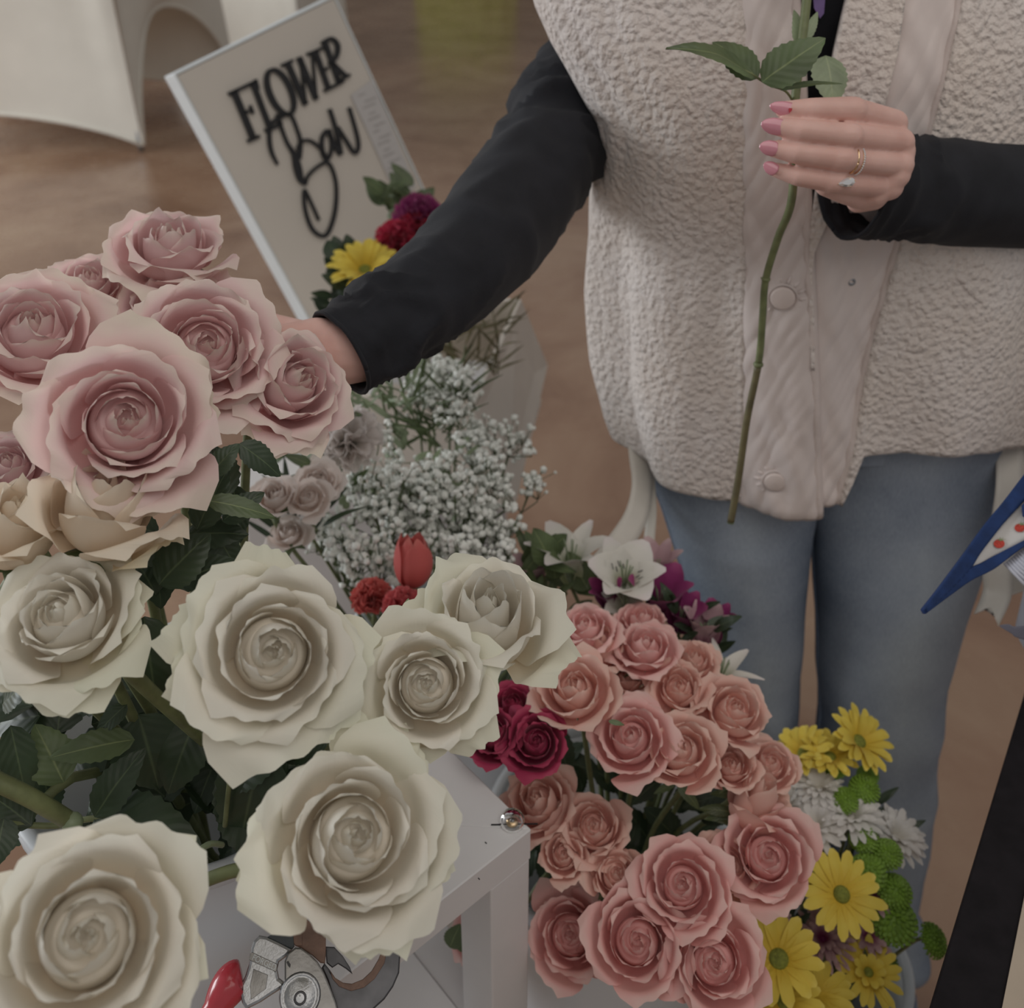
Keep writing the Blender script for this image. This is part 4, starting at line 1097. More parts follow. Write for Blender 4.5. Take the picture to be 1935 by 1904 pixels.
def gyp(label, blobs, count, key='mixed'):
    c0 = P(*blobs[0][:3])
    b = BUCKETS[key][0]
    t = thing('babys_breath', (c0.x, c0.y, c0.z), label, 'flower', 'sprays of baby\'s breath')
    m, st = MB(), MB()
    tot = sum(q[3] * q[4] for q in blobs)
    for (x, y, d, rx, ry) in blobs:
        n = int(count * rx * ry / tot)
        hub = P(x, y + ry * 1.3, d + .03)
        st.add(*tube(spline([hub, (hub + b) * .5 + Vector((0, 0, .1)), b + Vector((rg.uniform(-.03, .03), rg.uniform(-.03, .03), 0.002))], 8), .0013, 5))
        subs = [(rg.gauss(0, .5), rg.gauss(0, .5), rg.gauss(0, .5)) for _ in range(max(4, n // 7))]
        for s in subs:
            q = P(x + s[0] * rx, y + s[1] * ry, d + s[2] * .035)
            st.add(*tube([hub, q - Vector((0, 0, .012)), q], .0006, 4))
        for k in range(n):
            s = subs[k % len(subs)]
            p = P(x + s[0] * rx + rg.gauss(0, 11), y + s[1] * ry + rg.gauss(0, 11), d + s[2] * .035 + rg.gauss(0, .008))
            r = rg.uniform(.0022, .0041)
            V, F = ico(p, r, 1)
            V = [v + (v - p) * rg.uniform(-.35, .35) for v in V]
            m.add(V, F)
            st.add(*tube([P(x + s[0] * rx, y + s[1] * ry, d + s[2] * .035) - Vector((0, 0, .01)), p], .0004, 3))
    o = m.obj('blossoms', M_GYP, t, True); o['kind'] = 'stuff'
    st.obj('stems', M_LEAF2, t)
    return t
gyp('baby\'s breath spray nearest the black sleeve', [(815, 700, 1.05, 55, 22), (870, 715, 1.04, 40, 24), (790, 735, 1.03, 45, 22), (850, 760, 1.02, 55, 25)], 330)
gyp('baby\'s breath spray reaching right over the planter', [(900, 805, 1.02, 50, 24), (960, 830, 1.01, 45, 25), (985, 930, .98, 30, 30), (900, 850, .99, 60, 35)], 240)
gyp('main mass of baby\'s breath above the coral tulip', [(790, 900, .96, 90, 60), (860, 960, .94, 95, 55), (740, 960, .93, 80, 55), (900, 990, .93, 60, 50), (690, 900, .95, 45, 55), (930, 900, .96, 50, 40)], 900)
gyp('lower baby\'s breath beside the coral carnation', [(650, 1050, .90, 60, 45), (720, 1050, .90, 60, 45), (850, 1040, .91, 70, 35), (620, 1000, .91, 50, 40), (930, 1040, .92, 50, 30)], 480)
# grassy greens among them
def sprig(label, cx, cy, d, n, spread, L, mat, key, seed, w=.12, group='greenery in the back bucket'):
    r = random.Random(seed); c = P(cx, cy, d)
    t = thing('greenery_sprig', c, label, 'greenery', group)
    b = BUCKETS[key][0] if key in BUCKETS else None
    if b is not None:
        mesh('stem', *tube(spline([c, c.lerp(b, .5) + Vector((0, 0, .04)), b + Vector((r.uniform(-.03, .03), r.uniform(-.03, .03), .002))], 8), .0016, 6), M_STEM, t)
    for k in range(n):
        o = Vector((r.gauss(0, 1), r.gauss(0, .6), r.uniform(.2, 1.3))).normalized()
        s = c + Vector((r.uniform(-1, 1) * spread, r.uniform(-1, 1) * spread * .6, r.uniform(-1, 1) * spread))
        leaf(t, s, s + o * L * r.uniform(.7, 1.2), w * r.uniform(.8, 1.3), mat, serr=False, seed=k, droop=r.uniform(-.1, .25))
    return t
sprig('yellow-green narrow foliage along the underside of the sleeve', 720, 740, 1.02, 50, .045, .035, M_LEAF3, 'mixed', 1, .14)
sprig('dark grassy stems in the middle of the baby\'s breath', 810, 800, 1.02, 70, .04, .05, M_LEAF2, 'mixed', 2, .06)
sprig('dark leaves around the blush spray roses', 575, 880, .91, 30, .04, .024, M_LEAF2, 'mixed', 3, .4)
sprig('dark stalks between the blush roses and baby\'s breath', 570, 985, .88, 24, .02, .04, M_LEAF, 'mixed', 4, .12)
sprig('loose green leaves under the baby\'s breath', 760, 960, 1.0, 60, .07, .02, M_LEAF3, 'mixed', 8, .3)

# ================================================================ alstroemeria and lilies behind the peach roses
GA = 'alstroemeria behind the peach roses'
lily('white trumpet-shaped alstroemeria farthest left', 1078, 1045, 92, .90, -.05, 1.5, M_LILY, 'mixed', GA, 1, lift=1.0, recurve=.5, w=.55)
lily('white flecked alstroemeria under the cream ribbon', 1182, 1082, 92, .86, .1, .75, M_LILY, 'mixed', GA, 2, lift=.85, recurve=.35, w=.8, stripes=True)
lily('lilac alstroemeria bud beside the jeans', 1240, 1075, 66, .90, .2, 1.7, M_LILAC, 'mixed', GA, 3, lift=1.2, recurve=.15, w=.6)
lily('deep purple alstroemeria above the peach roses', 1248, 1128, 80, .87, .1, 1.0, M_PURPLE, 'mixed', GA, 4, lift=1.1, recurve=.25, w=.75)
lily('purple bloom lower right of the deep purple one', 1290, 1162, 60, .87, .3, .9, M_PURPLE, 'mixed', GA, 5, lift=1.1, recurve=.15, w=.8)
lily('pale bud with purple edges in front of the jeans', 1330, 1195, 64, .86, .25, 1.5, M_LILAC, 'peach', GA, 6, lift=1.2, recurve=.1, w=.75)
lily('dark purple bud beside the pale purple-edged bud', 1348, 1185, 56, .88, .4, 1.2, M_PURPLE, 'peach', GA, 7, lift=1.2, recurve=.1, w=.75)
lily('small white lily in front of the jeans', 1366, 1262, 72, .83, .35, 1.1, M_LILY, 'peach', GA, 8, lift=.9, recurve=.75, w=.35)
lily('white bud left of the small white lily', 1328, 1255, 28, .84, -.2, 1.2, M_LILY, 'peach', GA, 9, lift=1.0, recurve=.3, w=.5)
lily('lilac bloom on the left behind the upright white rose', 1005, 1080, 56, .92, -.1, 1.4, M_LILAC, 'mixed', GA, 10, lift=1.1, recurve=.2, w=.7)
lily('white bloom peeking over the top of the peach roses', 1180, 1140, 56, .86, .0, .8, M_LILY, 'mixed', GA, 11, lift=.8, recurve=.3, w=.7)
lily('small magenta alstroemeria over the top spray rose', 1145, 1120, 48, .87, .0, 1.0, M_PURPLE, 'mixed', GA, 12, lift=1.0, recurve=.2, w=.7)
sprig('broad green leaves behind the alstroemeria', 1070, 1120, .92, 14, .035, .036, M_LEAF2, 'mixed', 5, .55)
sprig('dark foliage between the purple blooms and jeans', 1300, 1215, .87, 20, .03, .028, M_LEAF, 'peach', 6, .35)
sprig('green sprig standing left of the alstroemeria', 1030, 1090, .92, 12, .03, .045, M_LEAF2, 'mixed', 7, .25)

# ================================================================ daisies, mums and button chrysanthemums
GD, GWm, GL, GB = 'yellow daisies', 'white chrysanthemums', 'lilac chrysanthemums', 'green button chrysanthemums'
Y1 = ((14, 1.0, .30), (12, .86, .42))
daisy('yellow daisy at the top right, side on against the jeans', 1622, 1402, 66, .88, .85, .55, M_YELLOW, 'daisy', GD, Y1, .22, 1, w=.26)
daisy('yellow daisy left of the top right one', 1568, 1432, 58, .88, .2, 1.0, M_YELLOW, 'daisy', GD, Y1, .22, 2, w=.26)
daisy('yellow daisy tucked behind the peach roses', 1520, 1425, 60, .89, -.3, .8, M_YELLOW, 'daisy', GD, Y1, .22, 3, w=.26)
daisy('large open yellow daisy in the middle with green eye', 1590, 1690, 78, .79, .25, .22, M_YELLOW, 'daisy', GD, ((17, 1.0, .1),), .20, 4, w=.27)
daisy('yellow daisy half behind the large peach rose', 1535, 1655, 52, .83, -.3, .8, M_YELLOW, 'daisy', GD, Y1, .22, 5, w=.26)
daisy('open yellow daisy beside the bucket rim with round green eye', 1472, 1812, 80, .76, -.05, .30, M_YELLOW, 'daisy', GD, ((16, 1.0, .12),), .23, 6, w=.31)
daisy('lowest yellow daisy cut by the bottom edge', 1484, 1893, 72, .755, .0, .45, M_YELLOW, 'daisy', GD, ((16, 1.0, .15),), .22, 7, w=.30)
daisy('overlapped yellow daisy right of the lowest one', 1548, 1880, 62, .78, .3, .5, M_YELLOW, 'daisy', GD, ((16, 1.0, .18),), .0, 8, w=.30)
daisy('double-centred yellow daisy at the lower right', 1640, 1838, 62, .80, .3, .25, M_YELLOW, 'daisy', GD, ((17, 1.0, .12), (9, .5, .6)), .16, 9, w=.25)
MW = ((17, 1.0, .25), (14, .8, .55), (10, .55, .9))
daisy('white chrysanthemum under the yellow daisies', 1548, 1492, 48, .87, .1, .9, M_SNOW, 'daisy', GWm, MW, .12, 11, 'chrysanthemum', .22, M_SNOW)
daisy('white chrysanthemum between peach roses and green buttons', 1545, 1565, 62, .85, -.1, .6, M_SNOW, 'daisy', GWm, MW, .12, 12, 'chrysanthemum', .22, M_SNOW)
daisy('white chrysanthemum in the centre among the green buttons', 1608, 1548, 60, .85, .2, .8, M_SNOW, 'daisy', GWm, MW, .12, 13, 'chrysanthemum', .22, M_SNOW)
daisy('white chrysanthemum farthest right, petals spread towards the floor', 1690, 1585, 62, .86, .6, .6, M_SNOW, 'daisy', GWm, MW, .12, 14, 'chrysanthemum', .22, M_SNOW)
daisy('white chrysanthemum edge behind the little peach rose', 1490, 1525, 50, .87, -.5, .9, M_SNOW, 'daisy', GWm, MW, .12, 15, 'chrysanthemum', .22, M_SNOW)
daisy('white chrysanthemum below the centre one, seen from the side', 1655, 1628, 40, .85, .5, 1.1, M_SNOW, 'daisy', GWm, ((11, 1.0, .6), (8, .7, .9)), .12, 16, 'chrysanthemum', .22, M_SNOW)
daisy('lilac chrysanthemum with dark heart between the yellow daisies', 1555, 1775, 62, .82, .05, .35, M_LILAC, 'daisy', GL, ((22, 1.0, .15), (18, .75, .45), (12, .5, .8)), .12, 21, 'chrysanthemum', .16, M_PURPLE)
daisy('lilac chrysanthemum right of the large yellow daisy', 1648, 1698, 42, .83, .3, .5, M_LILAC, 'daisy', GL, ((14, 1.0, .3), (10, .7, .6)), .12, 22, 'chrysanthemum', .26, M_LILAC)
daisy('lilac chrysanthemum under the green buttons', 1640, 1770, 48, .82, .3, .3, M_LILAC, 'daisy', GL, ((15, 1.0, .2), (10, .7, .5)), .12, 23, 'chrysanthemum', .26, M_LILAC)
daisy('faded lilac chrysanthemum under the large peach rose', 1448, 1722, 50, .82, -.1, .5, M_LILAC, 'daisy', GL, ((18, 1.0, .2), (13, .7, .5)), .12, 24, 'chrysanthemum', .20, M_LILAC)
for i, (lb, x, y, r, d, ax, ay) in enumerate([
    ('green button above the centre white chrysanthemum', 1634, 1488, 28, .86, .3, .7), ('green button left of it, over the white petals', 1597, 1510, 26, .855, -.1, .7),
    ('green button right under the yellow daisy pair', 1578, 1452, 20, .88, .0, .9), ('green button hidden below the side-on yellow daisy', 1640, 1462, 20, .89, .2, .9),
    ('green button between two white chrysanthemums', 1632, 1582, 27, .835, .0, .5), ('green button beside the farthest white petals', 1676, 1612, 28, .83, .1, .4),
    ('large green button under the white chrysanthemums', 1638, 1646, 34, .82, -.1, .4), ('green button leaning towards the floor', 1692, 1682, 32, .825, .4, .4),
    ('largest green button above the jeans hem', 1690, 1738, 42, .82, .2, .35), ('lone green button on a bent stalk beside the black table', 1766, 1776, 30, .84, 1.6, .2),
    ('low green button behind the double-centred daisy', 1672, 1815, 26, .83, .6, .6)]):
    button(lb, x, y, r, d, ax, ay, 'daisy', GB, seed=i)
sprig('fine grey-green foliage in the daisy bucket', 1590, 1850, .84, 30, .03, .025, M_LEAF2, 'daisy', 11, .2, 'daisy bucket foliage')
sprig('dark foliage between the lilac flowers', 1500, 1760, .86, 44, .045, .03, M_LEAF, 'daisy', 12, .3, 'daisy bucket foliage')
sprig('dark foliage among the white chrysanthemums', 1600, 1600, .90, 44, .04, .028, M_LEAF, 'daisy', 13, .3, 'daisy bucket foliage')

# ================================================================ bouquet in the planter by the sign
BUCKETS['planter'] = (Vector((PCX, PCY, PZ0 + .016)), .05, .80, .10)
GQ = 'bouquet in the beige planter'
daisy('bright yellow gerbera against the sign', 690, 512, 68, 1.31, -.15, .9, M_YELLOW, 'planter', GQ, ((18, 1.0, .35), (16, .8, .55)), .2, 51, 'gerbera', .24)
for i, (x, y, r) in enumerate([(748, 442, 42), (785, 422, 38), (722, 478, 32), (800, 455, 36)]):
    carnation(['red carnation beside the yellow gerbera', 'red carnation above, nearest the purple mum', 'small red carnation just over the gerbera', 'red carnation touching the black sleeve'][i], x, y, r, 1.33 + .01 * i, -.1, .8, M_MAGENTA, 'planter', GQ, 60 + i, n_p=26, tint=(1.3, 1.0, .9))
carnation('spiky dark purple mum over the red carnations', 795, 400, 56, 1.35, .2, .9, M_PURPLE, 'planter', GQ, 66, n_p=60, spiky=1.0, name='chrysanthemum')
sprig('green leaves rising beside the purple mum', 752, 385, 1.38, 26, .022, .040, M_LEAF2, 'planter', 31, .5, GQ)
sprig('dark round leaves left of the red carnations', 668, 508, 1.36, 34, .022, .032, M_LEAF, 'planter', 32, .65, GQ)
sprig('brownish leaves under the yellow gerbera', 660, 560, 1.34, 30, .024, .034, M_LEAF, 'planter', 33, .5, GQ)
sprig('tangle of brown stems inside the planter', 880, 655, 1.24, 70, .05, .045, M_BROWNSTEM, 'planter', 34, .08, GQ)

# ================================================================ the person
VXC, VYC, VB = 0.283, 0.875, 0.105
person = thing('person', (VXC, VYC, 0), 'person in cream fleece vest, black sleeves and jeans holding a rose stem', 'person')
SIL_L = [(-150, 985), (0, 1026), (60, 1055), (120, 1092), (200, 1136), (300, 1143), (400, 1140), (550, 1137), (680, 1147), (780, 1166), (840, 1186), (960, 1215)]
SIL_R = [(-150, 2060), (0, 2040), (200, 2010), (400, 1985), (600, 1965), (780, 1945), (860, 1935), (960, 1930)]
TL = sorted((onY(x, y, VYC).z, VXC - onY(x, y, VYC).x) for y, x in SIL_L)
TR = sorted((onY(x, y, VYC).z, onY(x, y, VYC).x - VXC) for y, x in SIL_R)
def vest_pt(phi, z, off=0.0):
    s, c = math.sin(phi), math.cos(phi)
    a = interp(TL, z) if s < 0 else interp(TR, z)
    e = 1.0
    if s < 0: e = lerp(1.0, 0.36, sstep(1.06, 1.20, z))
    cy = math.copysign(abs(c) ** e, c)
    b = VB * (1 - 0.25 * sstep(1.22, 1.36, z))
    return Vector((VXC + (a + off) * s, VYC - (b + off) * cy, z))
def vest_px(x, y):
    Y = VYC - VB
    for _ in range(12):
        p = onY(x, y, Y)
        a = interp(TL, p.z) if p.x < VXC else interp(TR, p.z)
        s = clamp((p.x - VXC) / a, -0.999, 0.999)
        ph = math.asin(s)
        Y = vest_pt(ph, p.z).y
    return ph, p.z
def bound(tab):
    out = []
    ys = [tab[0][0] + (tab[-1][0] - tab[0][0]) * i / 24 for i in range(25)]
    for y in ys:
        ph, z = vest_px(interp(tab, y), y); out.append((z, ph))
    return sorted(out)
ZTOP = 1.335
B_L1 = bound([(-140, 1400), (0, 1406), (150, 1412), (300, 1410), (600, 1412), (800, 1408), (980, 1398)])
B_L2 = bound([(-140, 1492), (0, 1500), (100, 1510), (200, 1514), (400, 1525), (700, 1533), (980, 1541)])
B_R0 = bound([(-140, 1640), (0, 1592), (100, 1570), (180, 1560), (300, 1545), (420, 1532), (600, 1526), (980, 1530)])
B_R1 = bound([(-140, 1740), (0, 1702), (100, 1690), (200, 1665), (300, 1620), (400, 1565), (480, 1534), (980, 1531)])
B_R2 = bound([(-140, 1830), (0, 1805), (100, 1785), (240, 1750), (330, 1722), (460, 1692), (650, 1650), (850, 1605), (980, 1572)])
HEM = [(-PI, .87), (-1.57, .858), (-1.2, .846), (-.95, .838), (-.62, .832), (-.3, .829), (.05, .829)]
HEM_R = [(-.05, .836), (.08, .839), (.13, .888), (.3, .89), (.6, .885), (.9, .874), (1.25, .86), (1.57, .855), (PI, .87)]
def folds(ph, z):
    f = 0.010 * nz((ph * 1.9, z * 2.2, 0.3)) + 0.006 * math.sin(ph * 9 + z * 3) * sstep(1.2, .9, z)
    f += 0.004 * nz((ph * 7, z * 9, 3.3))
    return f
def panel(name, fa, fb, hem, mat, off, nu, nv, fold=1.0, puff=0.0, quilt=0.0, ztop=ZTOP):
    def f(u, v):
        zt = lerp(ztop, .80, v)
        a, b = fa(zt), fb(zt)
        ph = lerp(a, b, u)
        zz = lerp(ztop, interp(hem, ph), v)
        ph = lerp(fa(zz), fb(zz), u)
        o = off + folds(ph, zz) * fold
        if puff: o += puff * math.sin(PI * u) ** 0.6 * math.sin(PI * clamp(v * 30, 0, .5)) * (1 if v < .985 else (1 - v) / .015)
        if quilt: o += quilt * (nz((ph * 13 + 30 * zz, zz * 12, 2.0)) + .55 * nz((ph * 30 - 60 * zz, zz * 22, 5.0)))
        return vest_pt(ph, zz, o)
    V, F, U = grid(nu, nv, f)
    # turn the edges in so that the cloth has body
    o = mesh(name, V, F, mat, vest, True, U)
    sol = o.modifiers.new('thickness', 'SOLIDIFY'); sol.thickness = 0.007 if mat is M_FLEECE else 0.004; sol.offset = -1
    return f, o
vest = mesh('vest', [vest_pt(0, .9, -.02), vest_pt(.1, .9, -.02), vest_pt(.1, .95, -.02)], [(0, 1, 2)], M_FLEECE, person)
vest['label'] = 'cream sherpa fleece vest with satin plackets'
fI = lambda t: (lambda z: interp(t, z))
fL, _ = panel('fleece_panel', lambda z: -PI, fI(B_L1), HEM, M_FLEECE, 0.0, 110, 110)
fPL, _ = panel('placket', fI(B_L1), fI(B_L2), HEM, M_SATIN, 0.003, 30, 160, puff=.004, quilt=.0034)
fPR, _ = panel('placket', fI(B_R1), fI(B_R2), HEM_R, M_SATIN, -0.003, 30, 160, puff=.003, quilt=.0030)
fR, _ = panel('fleece_panel', fI(B_R2), lambda z: PI, HEM_R, M_FLEECE, 0.0, 110, 110)
B_R1b = [(z, max(b, interp(B_R0, z) + .002)) for z, b in B_R1]
fLp, lp = panel('lapel', fI(B_R0), fI(B_R1b), [(-.2, .985), (.6, .985)], M_FLEECE, 0.003, 20, 60)
# shoulder yoke: closes the vest from its top edge in to the neck, open at the front
def yoke(name, p0, p1):
    def f(u, v):
        ph = lerp(p0, p1, u)
        a = vest_pt(ph, ZTOP, folds(ph, ZTOP)); b = Vector((VXC + .078 * math.sin(ph), VYC + .01 - .066 * math.cos(ph), 1.405))
        p = a.lerp(b, v); p.z = lerp(ZTOP, 1.405, math.sin(v * PI / 2) ** .8); return p
    V, F, U = grid(60, 14, f)
    o = mesh(name, V, F, M_FLEECE, vest, True, U)
    s = o.modifiers.new('thickness', 'SOLIDIFY'); s.thickness = .007; s.offset = 1
yoke('shoulder_yoke', -PI, interp(B_L2, ZTOP)); yoke('shoulder_yoke', interp(B_R0, ZTOP), PI)
def edge_tube(f, u, v0, v1, r, mat=M_PIPING, name='piping', n=60, off=0.0):
    pts = []
    for i in range(n + 1):
        p = f(u, lerp(v0, v1, i / n)); d = (p - Vector((VXC, VYC, p.z))).normalized()
        pts.append(p + d * off)
    return mesh(name, *tube(pts, r, 8)[:2], mat, vest)
edge_tube(fPL, 1.0, .0, 1.0, .0055, M_PIPING, off=.001)
edge_tube(fPL, 0.0, .0, 1.0, .0034, M_PIPING)
edge_tube(fPR, 1.0, .0, 1.0, .0050, M_PIPING, off=.003)
edge_tube(fPR, 0.0, .0, .45, .0034, M_PIPING)
pts = [fPL(i / 20, 1.0) for i in range(21)]; mesh('piping', *tube(pts, .0036, 8)[:2], M_PIPING, vest)
pts = [fPR(i / 20, 1.0) for i in range(21)]; mesh('piping', *tube(pts, .0034, 8)[:2], M_PIPING, vest)
def on_vest(x, y, off):
    ph, z = vest_px(x, y); p = vest_pt(ph, z, off + folds(ph, z)); return p, (vest_pt(ph, z, .1) - vest_pt(ph, z, 0)).normalized()
for (x, y, r, of_) in ((1464, 896, .0098, .0112), (1480, 552, .0105, .0138)):
    p, d = on_vest(x, y, of_)
    o = mesh('snap_button', *lathe(p, [(.0003, .0022), (r * .8, .0020), (r * .96, .0012), (r, -.001), (r * 1.0, -.004)], 28, d)[:2], M_SNAP, vest)
    mesh('snap_ring', *lathe(p, [(r * 1.01, -.002), (r * 1.10, .0006), (r * 1.2, -.002)], 28, d)[:2], M_PIPING, o)
    for k in range(14):
        a = 2 * PI * k / 14; xx, yy, _ = frame(d)
        q = xx * math.cos(a) + yy * math.sin(a)
        mesh('pucker', *tube([p + q * r * 1.15 - d * .003, p + q * r * 1.5 - d * .0022, p + q * r * 1.95 - d * .005], [.0010, .0014, .0004], 6)[:2], M_SATIN, o)
p, d = on_vest(1607, 530, .0026)
o = mesh('snap_socket', *lathe(p, [(.0003, .0008), (.0016, .0010), (.0028, .0018), (.0034, .0008), (.0036, -.002)], 20, d)[:2], M_METAL, vest)
p2 = [on_vest(x, y, .003)[0] for x, y in ((1752, 462), (1790, 505), (1830, 552), (1880, 602), (1925, 640))]
mesh('pocket_welt', *tube(spline(p2, 24), [.002 + .0035 * math.sin(PI * i / 24) for i in range(25)], 8)[:2], M_FLEECE, vest)
p2 = [on_vest(x, y, -.0005)[0] for x, y in ((1640, 806), (1700, 806), (1760, 800), (1830, 788), (1880, 776), (1930, 768))]
mesh('hem_seam', *tube(spline(p2, 24), .0016, 6)[:2], M_PIPING, vest)
p2 = [on_vest(x, y, -.0005)[0] for x, y in ((1886, 480), (1888, 600), (1884, 720), (1880, 850))]
mesh('side_seam', *tube(spline(p2, 24), .0016, 6)[:2], M_PIPING, vest)
p2 = [on_vest(x, y, -.0005)[0] for x, y in ((1325, 700), (1328, 800), (1332, 930))]
mesh('seam', *tube(spline(p2, 16), .0012, 6)[:2], M_PIPING, vest)

# black shirt body seen in the vest opening
def shirt_f(u, v):
    ph = -PI + 2 * PI * u; z = lerp(1.36, .93, v)
    p = vest_pt(ph, min(z, 1.30), -.02)
    c = Vector((VXC, VYC, z)); q = p - c; q.z = 0
    k = 1 - .35 * sstep(1.28, 1.37, z)
    if q.x < 0: q.x = max(q.x, -.17)
    q.x = min(q.x, .17)
    return c + q * k
mesh('shirt_body', *grid(60, 40, shirt_f), M_BLACK, person)
pp = [vest_pt(*vest_px(x, y), -.014) for x, y in ((1535, -40), (1566, -40), (1560, 30), (1552, 40), (1540, 20))]
mesh('shirt_print', *prism(pp, (0, -1, .1), .002), M_SHIRTPURPLE, person, False)

# sleeves
def sleeve(pts, rad, name, wr, n=90, ring=48, seed=0.0):
    q = spline([(*P(*p), r) for p, r in zip(pts, rad)], n)
    P3 = [Vector(a[:3]) for a in q]; R3_ = [a[3] for a in q]
    def disp(t, a):
        w = 0.0
        for (c, sd, amp, fr, tw) in wr:
            g = math.exp(-((t - c) / sd) ** 2)
            q_ = nz((t * fr + tw * 1.6 * math.sin(a + seed), math.cos(a) * .9, math.sin(a) * .9), 1.0, seed + c)
            w += amp * g * ((1 - min(1, abs(q_) * 2.6)) ** 2 - .25)
        w += 0.0022 * nz((math.cos(a) * 2, math.sin(a) * 2, t * 7 + seed))
        return w
    V, F, U = tube(P3, R3_, ring, disp, cap=False)
    o = mesh(name, V, F, M_BLACK, person, True, U)
    sol = o.modifiers.new('thickness', 'SOLIDIFY'); sol.thickness = 0.0022; sol.offset = -1
    hem = [V[(n) * ring + k] for k in range(ring)] ; hem.append(hem[0])
    mesh('cuff_hem', *tube(hem, .0016, 6)[:2], M_BLACK, o)
    return o
sleeve([(1230, 10, 1.00), (1160, 95, .955), (1085, 195, .90), (1040, 280, .865), (962, 398, .80), (882, 494, .74), (795, 567, .695), (705, 630, .668), (645, 667, .655)],
       [.056, .0545, .0510, .0475, .0455, .0410, .0355, .0315, .0298], 'sleeve',
       [(.34, .11, .009, 26, .5), (.84, .09, .008, 20, .7), (.12, .12, .006, 18, .3), (.6, .2, .003, 10, .4)], seed=1.0)
sleeve([(1960, -120, .90), (2010, -30, .90), (2062, 170, .91), (2062, 345, .90), (1960, 362, .845), (1850, 362, .815), (1745, 356, .785), (1660, 351, .763), (1606, 353, .754)],
       [.050, .054, .052, .050, .0475, .0455, .0420, .0395, .0385], 'sleeve',
       [(.30, .12, .007, 16, .5), (.85, .12, .005, 18, .7)], seed=4.0)

# body: hands, wrists, torso and head in one skin mesh
def capsule(a, b, ra, rb, n=14):
    a, b = Vector(a), Vector(b); d = b - a; L = d.length
    if L < 1e-6: d = Vector((0, 0, 1))
    prof = []
    for k in range(5): t = PI / 2 * k / 4; prof.append((max(ra * math.sin(t), 2e-5), -ra * math.cos(t)))
    for k in range(5): t = PI / 2 * k / 4; prof.append((max(rb * math.cos(t), 2e-5), L + rb * math.sin(t)))
    V, F, U = lathe(a, prof, n, d)
    F = list(F); F.append(tuple(range(n - 1, -1, -1))); F.append(tuple(range(9 * n, 10 * n)))
    return V, F
def union(caps, voxel, smooth):
    m = MB()
    for c in caps: m.add(*capsule(*c))
    me = bpy.data.meshes.new('tmp'); me.from_pydata([tuple(v) for v in m.v], [], m.f)
    o = bpy.data.objects.new('tmp', me); COL.objects.link(o)
    r = o.modifiers.new('r', 'REMESH'); r.mode = 'VOXEL'; r.voxel_size = voxel
    s = o.modifiers.new('s', 'SMOOTH'); s.factor = 0.5; s.iterations = smooth
    dg = bpy.context.evaluated_depsgraph_get(); dg.update()
    ev = o.evaluated_get(dg).to_mesh()
    V = [v.co.copy() for v in ev.vertices]; F = [tuple(p.vertices) for p in ev.polygons]
    o.evaluated_get(dg).to_mesh_clear()
    bpy.data.objects.remove(o); bpy.data.meshes.remove(me)
    return V, F
def chain(pts, rads):
    Q = [P(*p) for p in pts]
    return [(Q[i], Q[i + 1], rads[i], rads[i + 1]) for i in range(len(Q) - 1)]
K = 0.675 / FPX
caps = []
FING = {  # knuckle, middle joint, end joint, tip (pixel x, pixel y, depth) and radii in pixels
    'index': ([(1690, 232, .690), (1608, 207, .668), (1535, 207, .663), (1482, 208, .666)], [26, 24.5, 22, 17]),
    'middle': ([(1702, 268, .686), (1602, 256, .661), (1515, 247, .658), (1470, 239, .662)], [25, 24, 21.5, 17]),
    'ring': ([(1698, 310, .688), (1590, 300, .664), (1505, 289, .662), (1462, 281, .666)], [25, 23.5, 20.5, 16]),
    'pinky': ([(1672, 350, .695), (1575, 343, .672), (1507, 333, .669), (1467, 321, .673)], [25, 22, 18.5, 14.5])}
for nm, (pts, rd) in FING.items():
    caps += chain(pts, [r * K for r in rd])
    # small knuckle swelling at the middle joint
    caps += chain([(pts[1][0] + 6, pts[1][1], pts[1][2] - .0008), (pts[1][0] - 6, pts[1][1], pts[1][2] - .0008)], [rd[1] * K * 1.0] * 2)
# back of the hand: metacarpals from the knuckles back to the wrist
WR = (1668, 338, .762)
for (x, y, d, r) in ((1690, 232, .690, 26), (1702, 268, .686, 27), (1700, 310, .688, 28), (1680, 352, .695, 28)):
    caps += chain([(x, y, d), (lerp(x, WR[0], .5), lerp(y, WR[1], .5), lerp(d, WR[2], .45)), (WR[0], lerp(y, WR[1], .65), WR[2])], [r * K, 31 * K, 31 * K])
caps += chain([(1690, 250, .69), (1704, 285, .689), (1694, 330, .69), (1655, 364, .697), (1618, 374, .705)], [24 * K, 26 * K, 27 * K, 27 * K, 22 * K])
caps += chain([(1650, 360, .70), (1668, 345, .762)], [27 * K, 30 * K])
caps += chain([(1695, 320, .70), (1650, 372, .712), (1622, 380, .718)], [27 * K, 27 * K, 24 * K])
caps += chain([(1700, 300, .70), (1672, 352, .712)], [28 * K, 30 * K])
caps += chain([(1640, 372, .715), (1660, 350, .75)], [28 * K, 32 * K])
caps += chain([(1560, 350, .680), (1600, 364, .694), (1640, 374, .708)], [21 * K, 24 * K, 26 * K])
caps += chain([WR, (1760, 352, .79), (1880, 362, .835)], [.024, .026, .032])
# thumb behind the stem
caps += chain([(1668, 300, .725), (1610, 262, .716), (1548, 240, .709), (1500, 232, .705)], [30 * K, 25 * K, 22 * K, 18 * K])
V1, F1 = union(caps, 0.00115, 5)
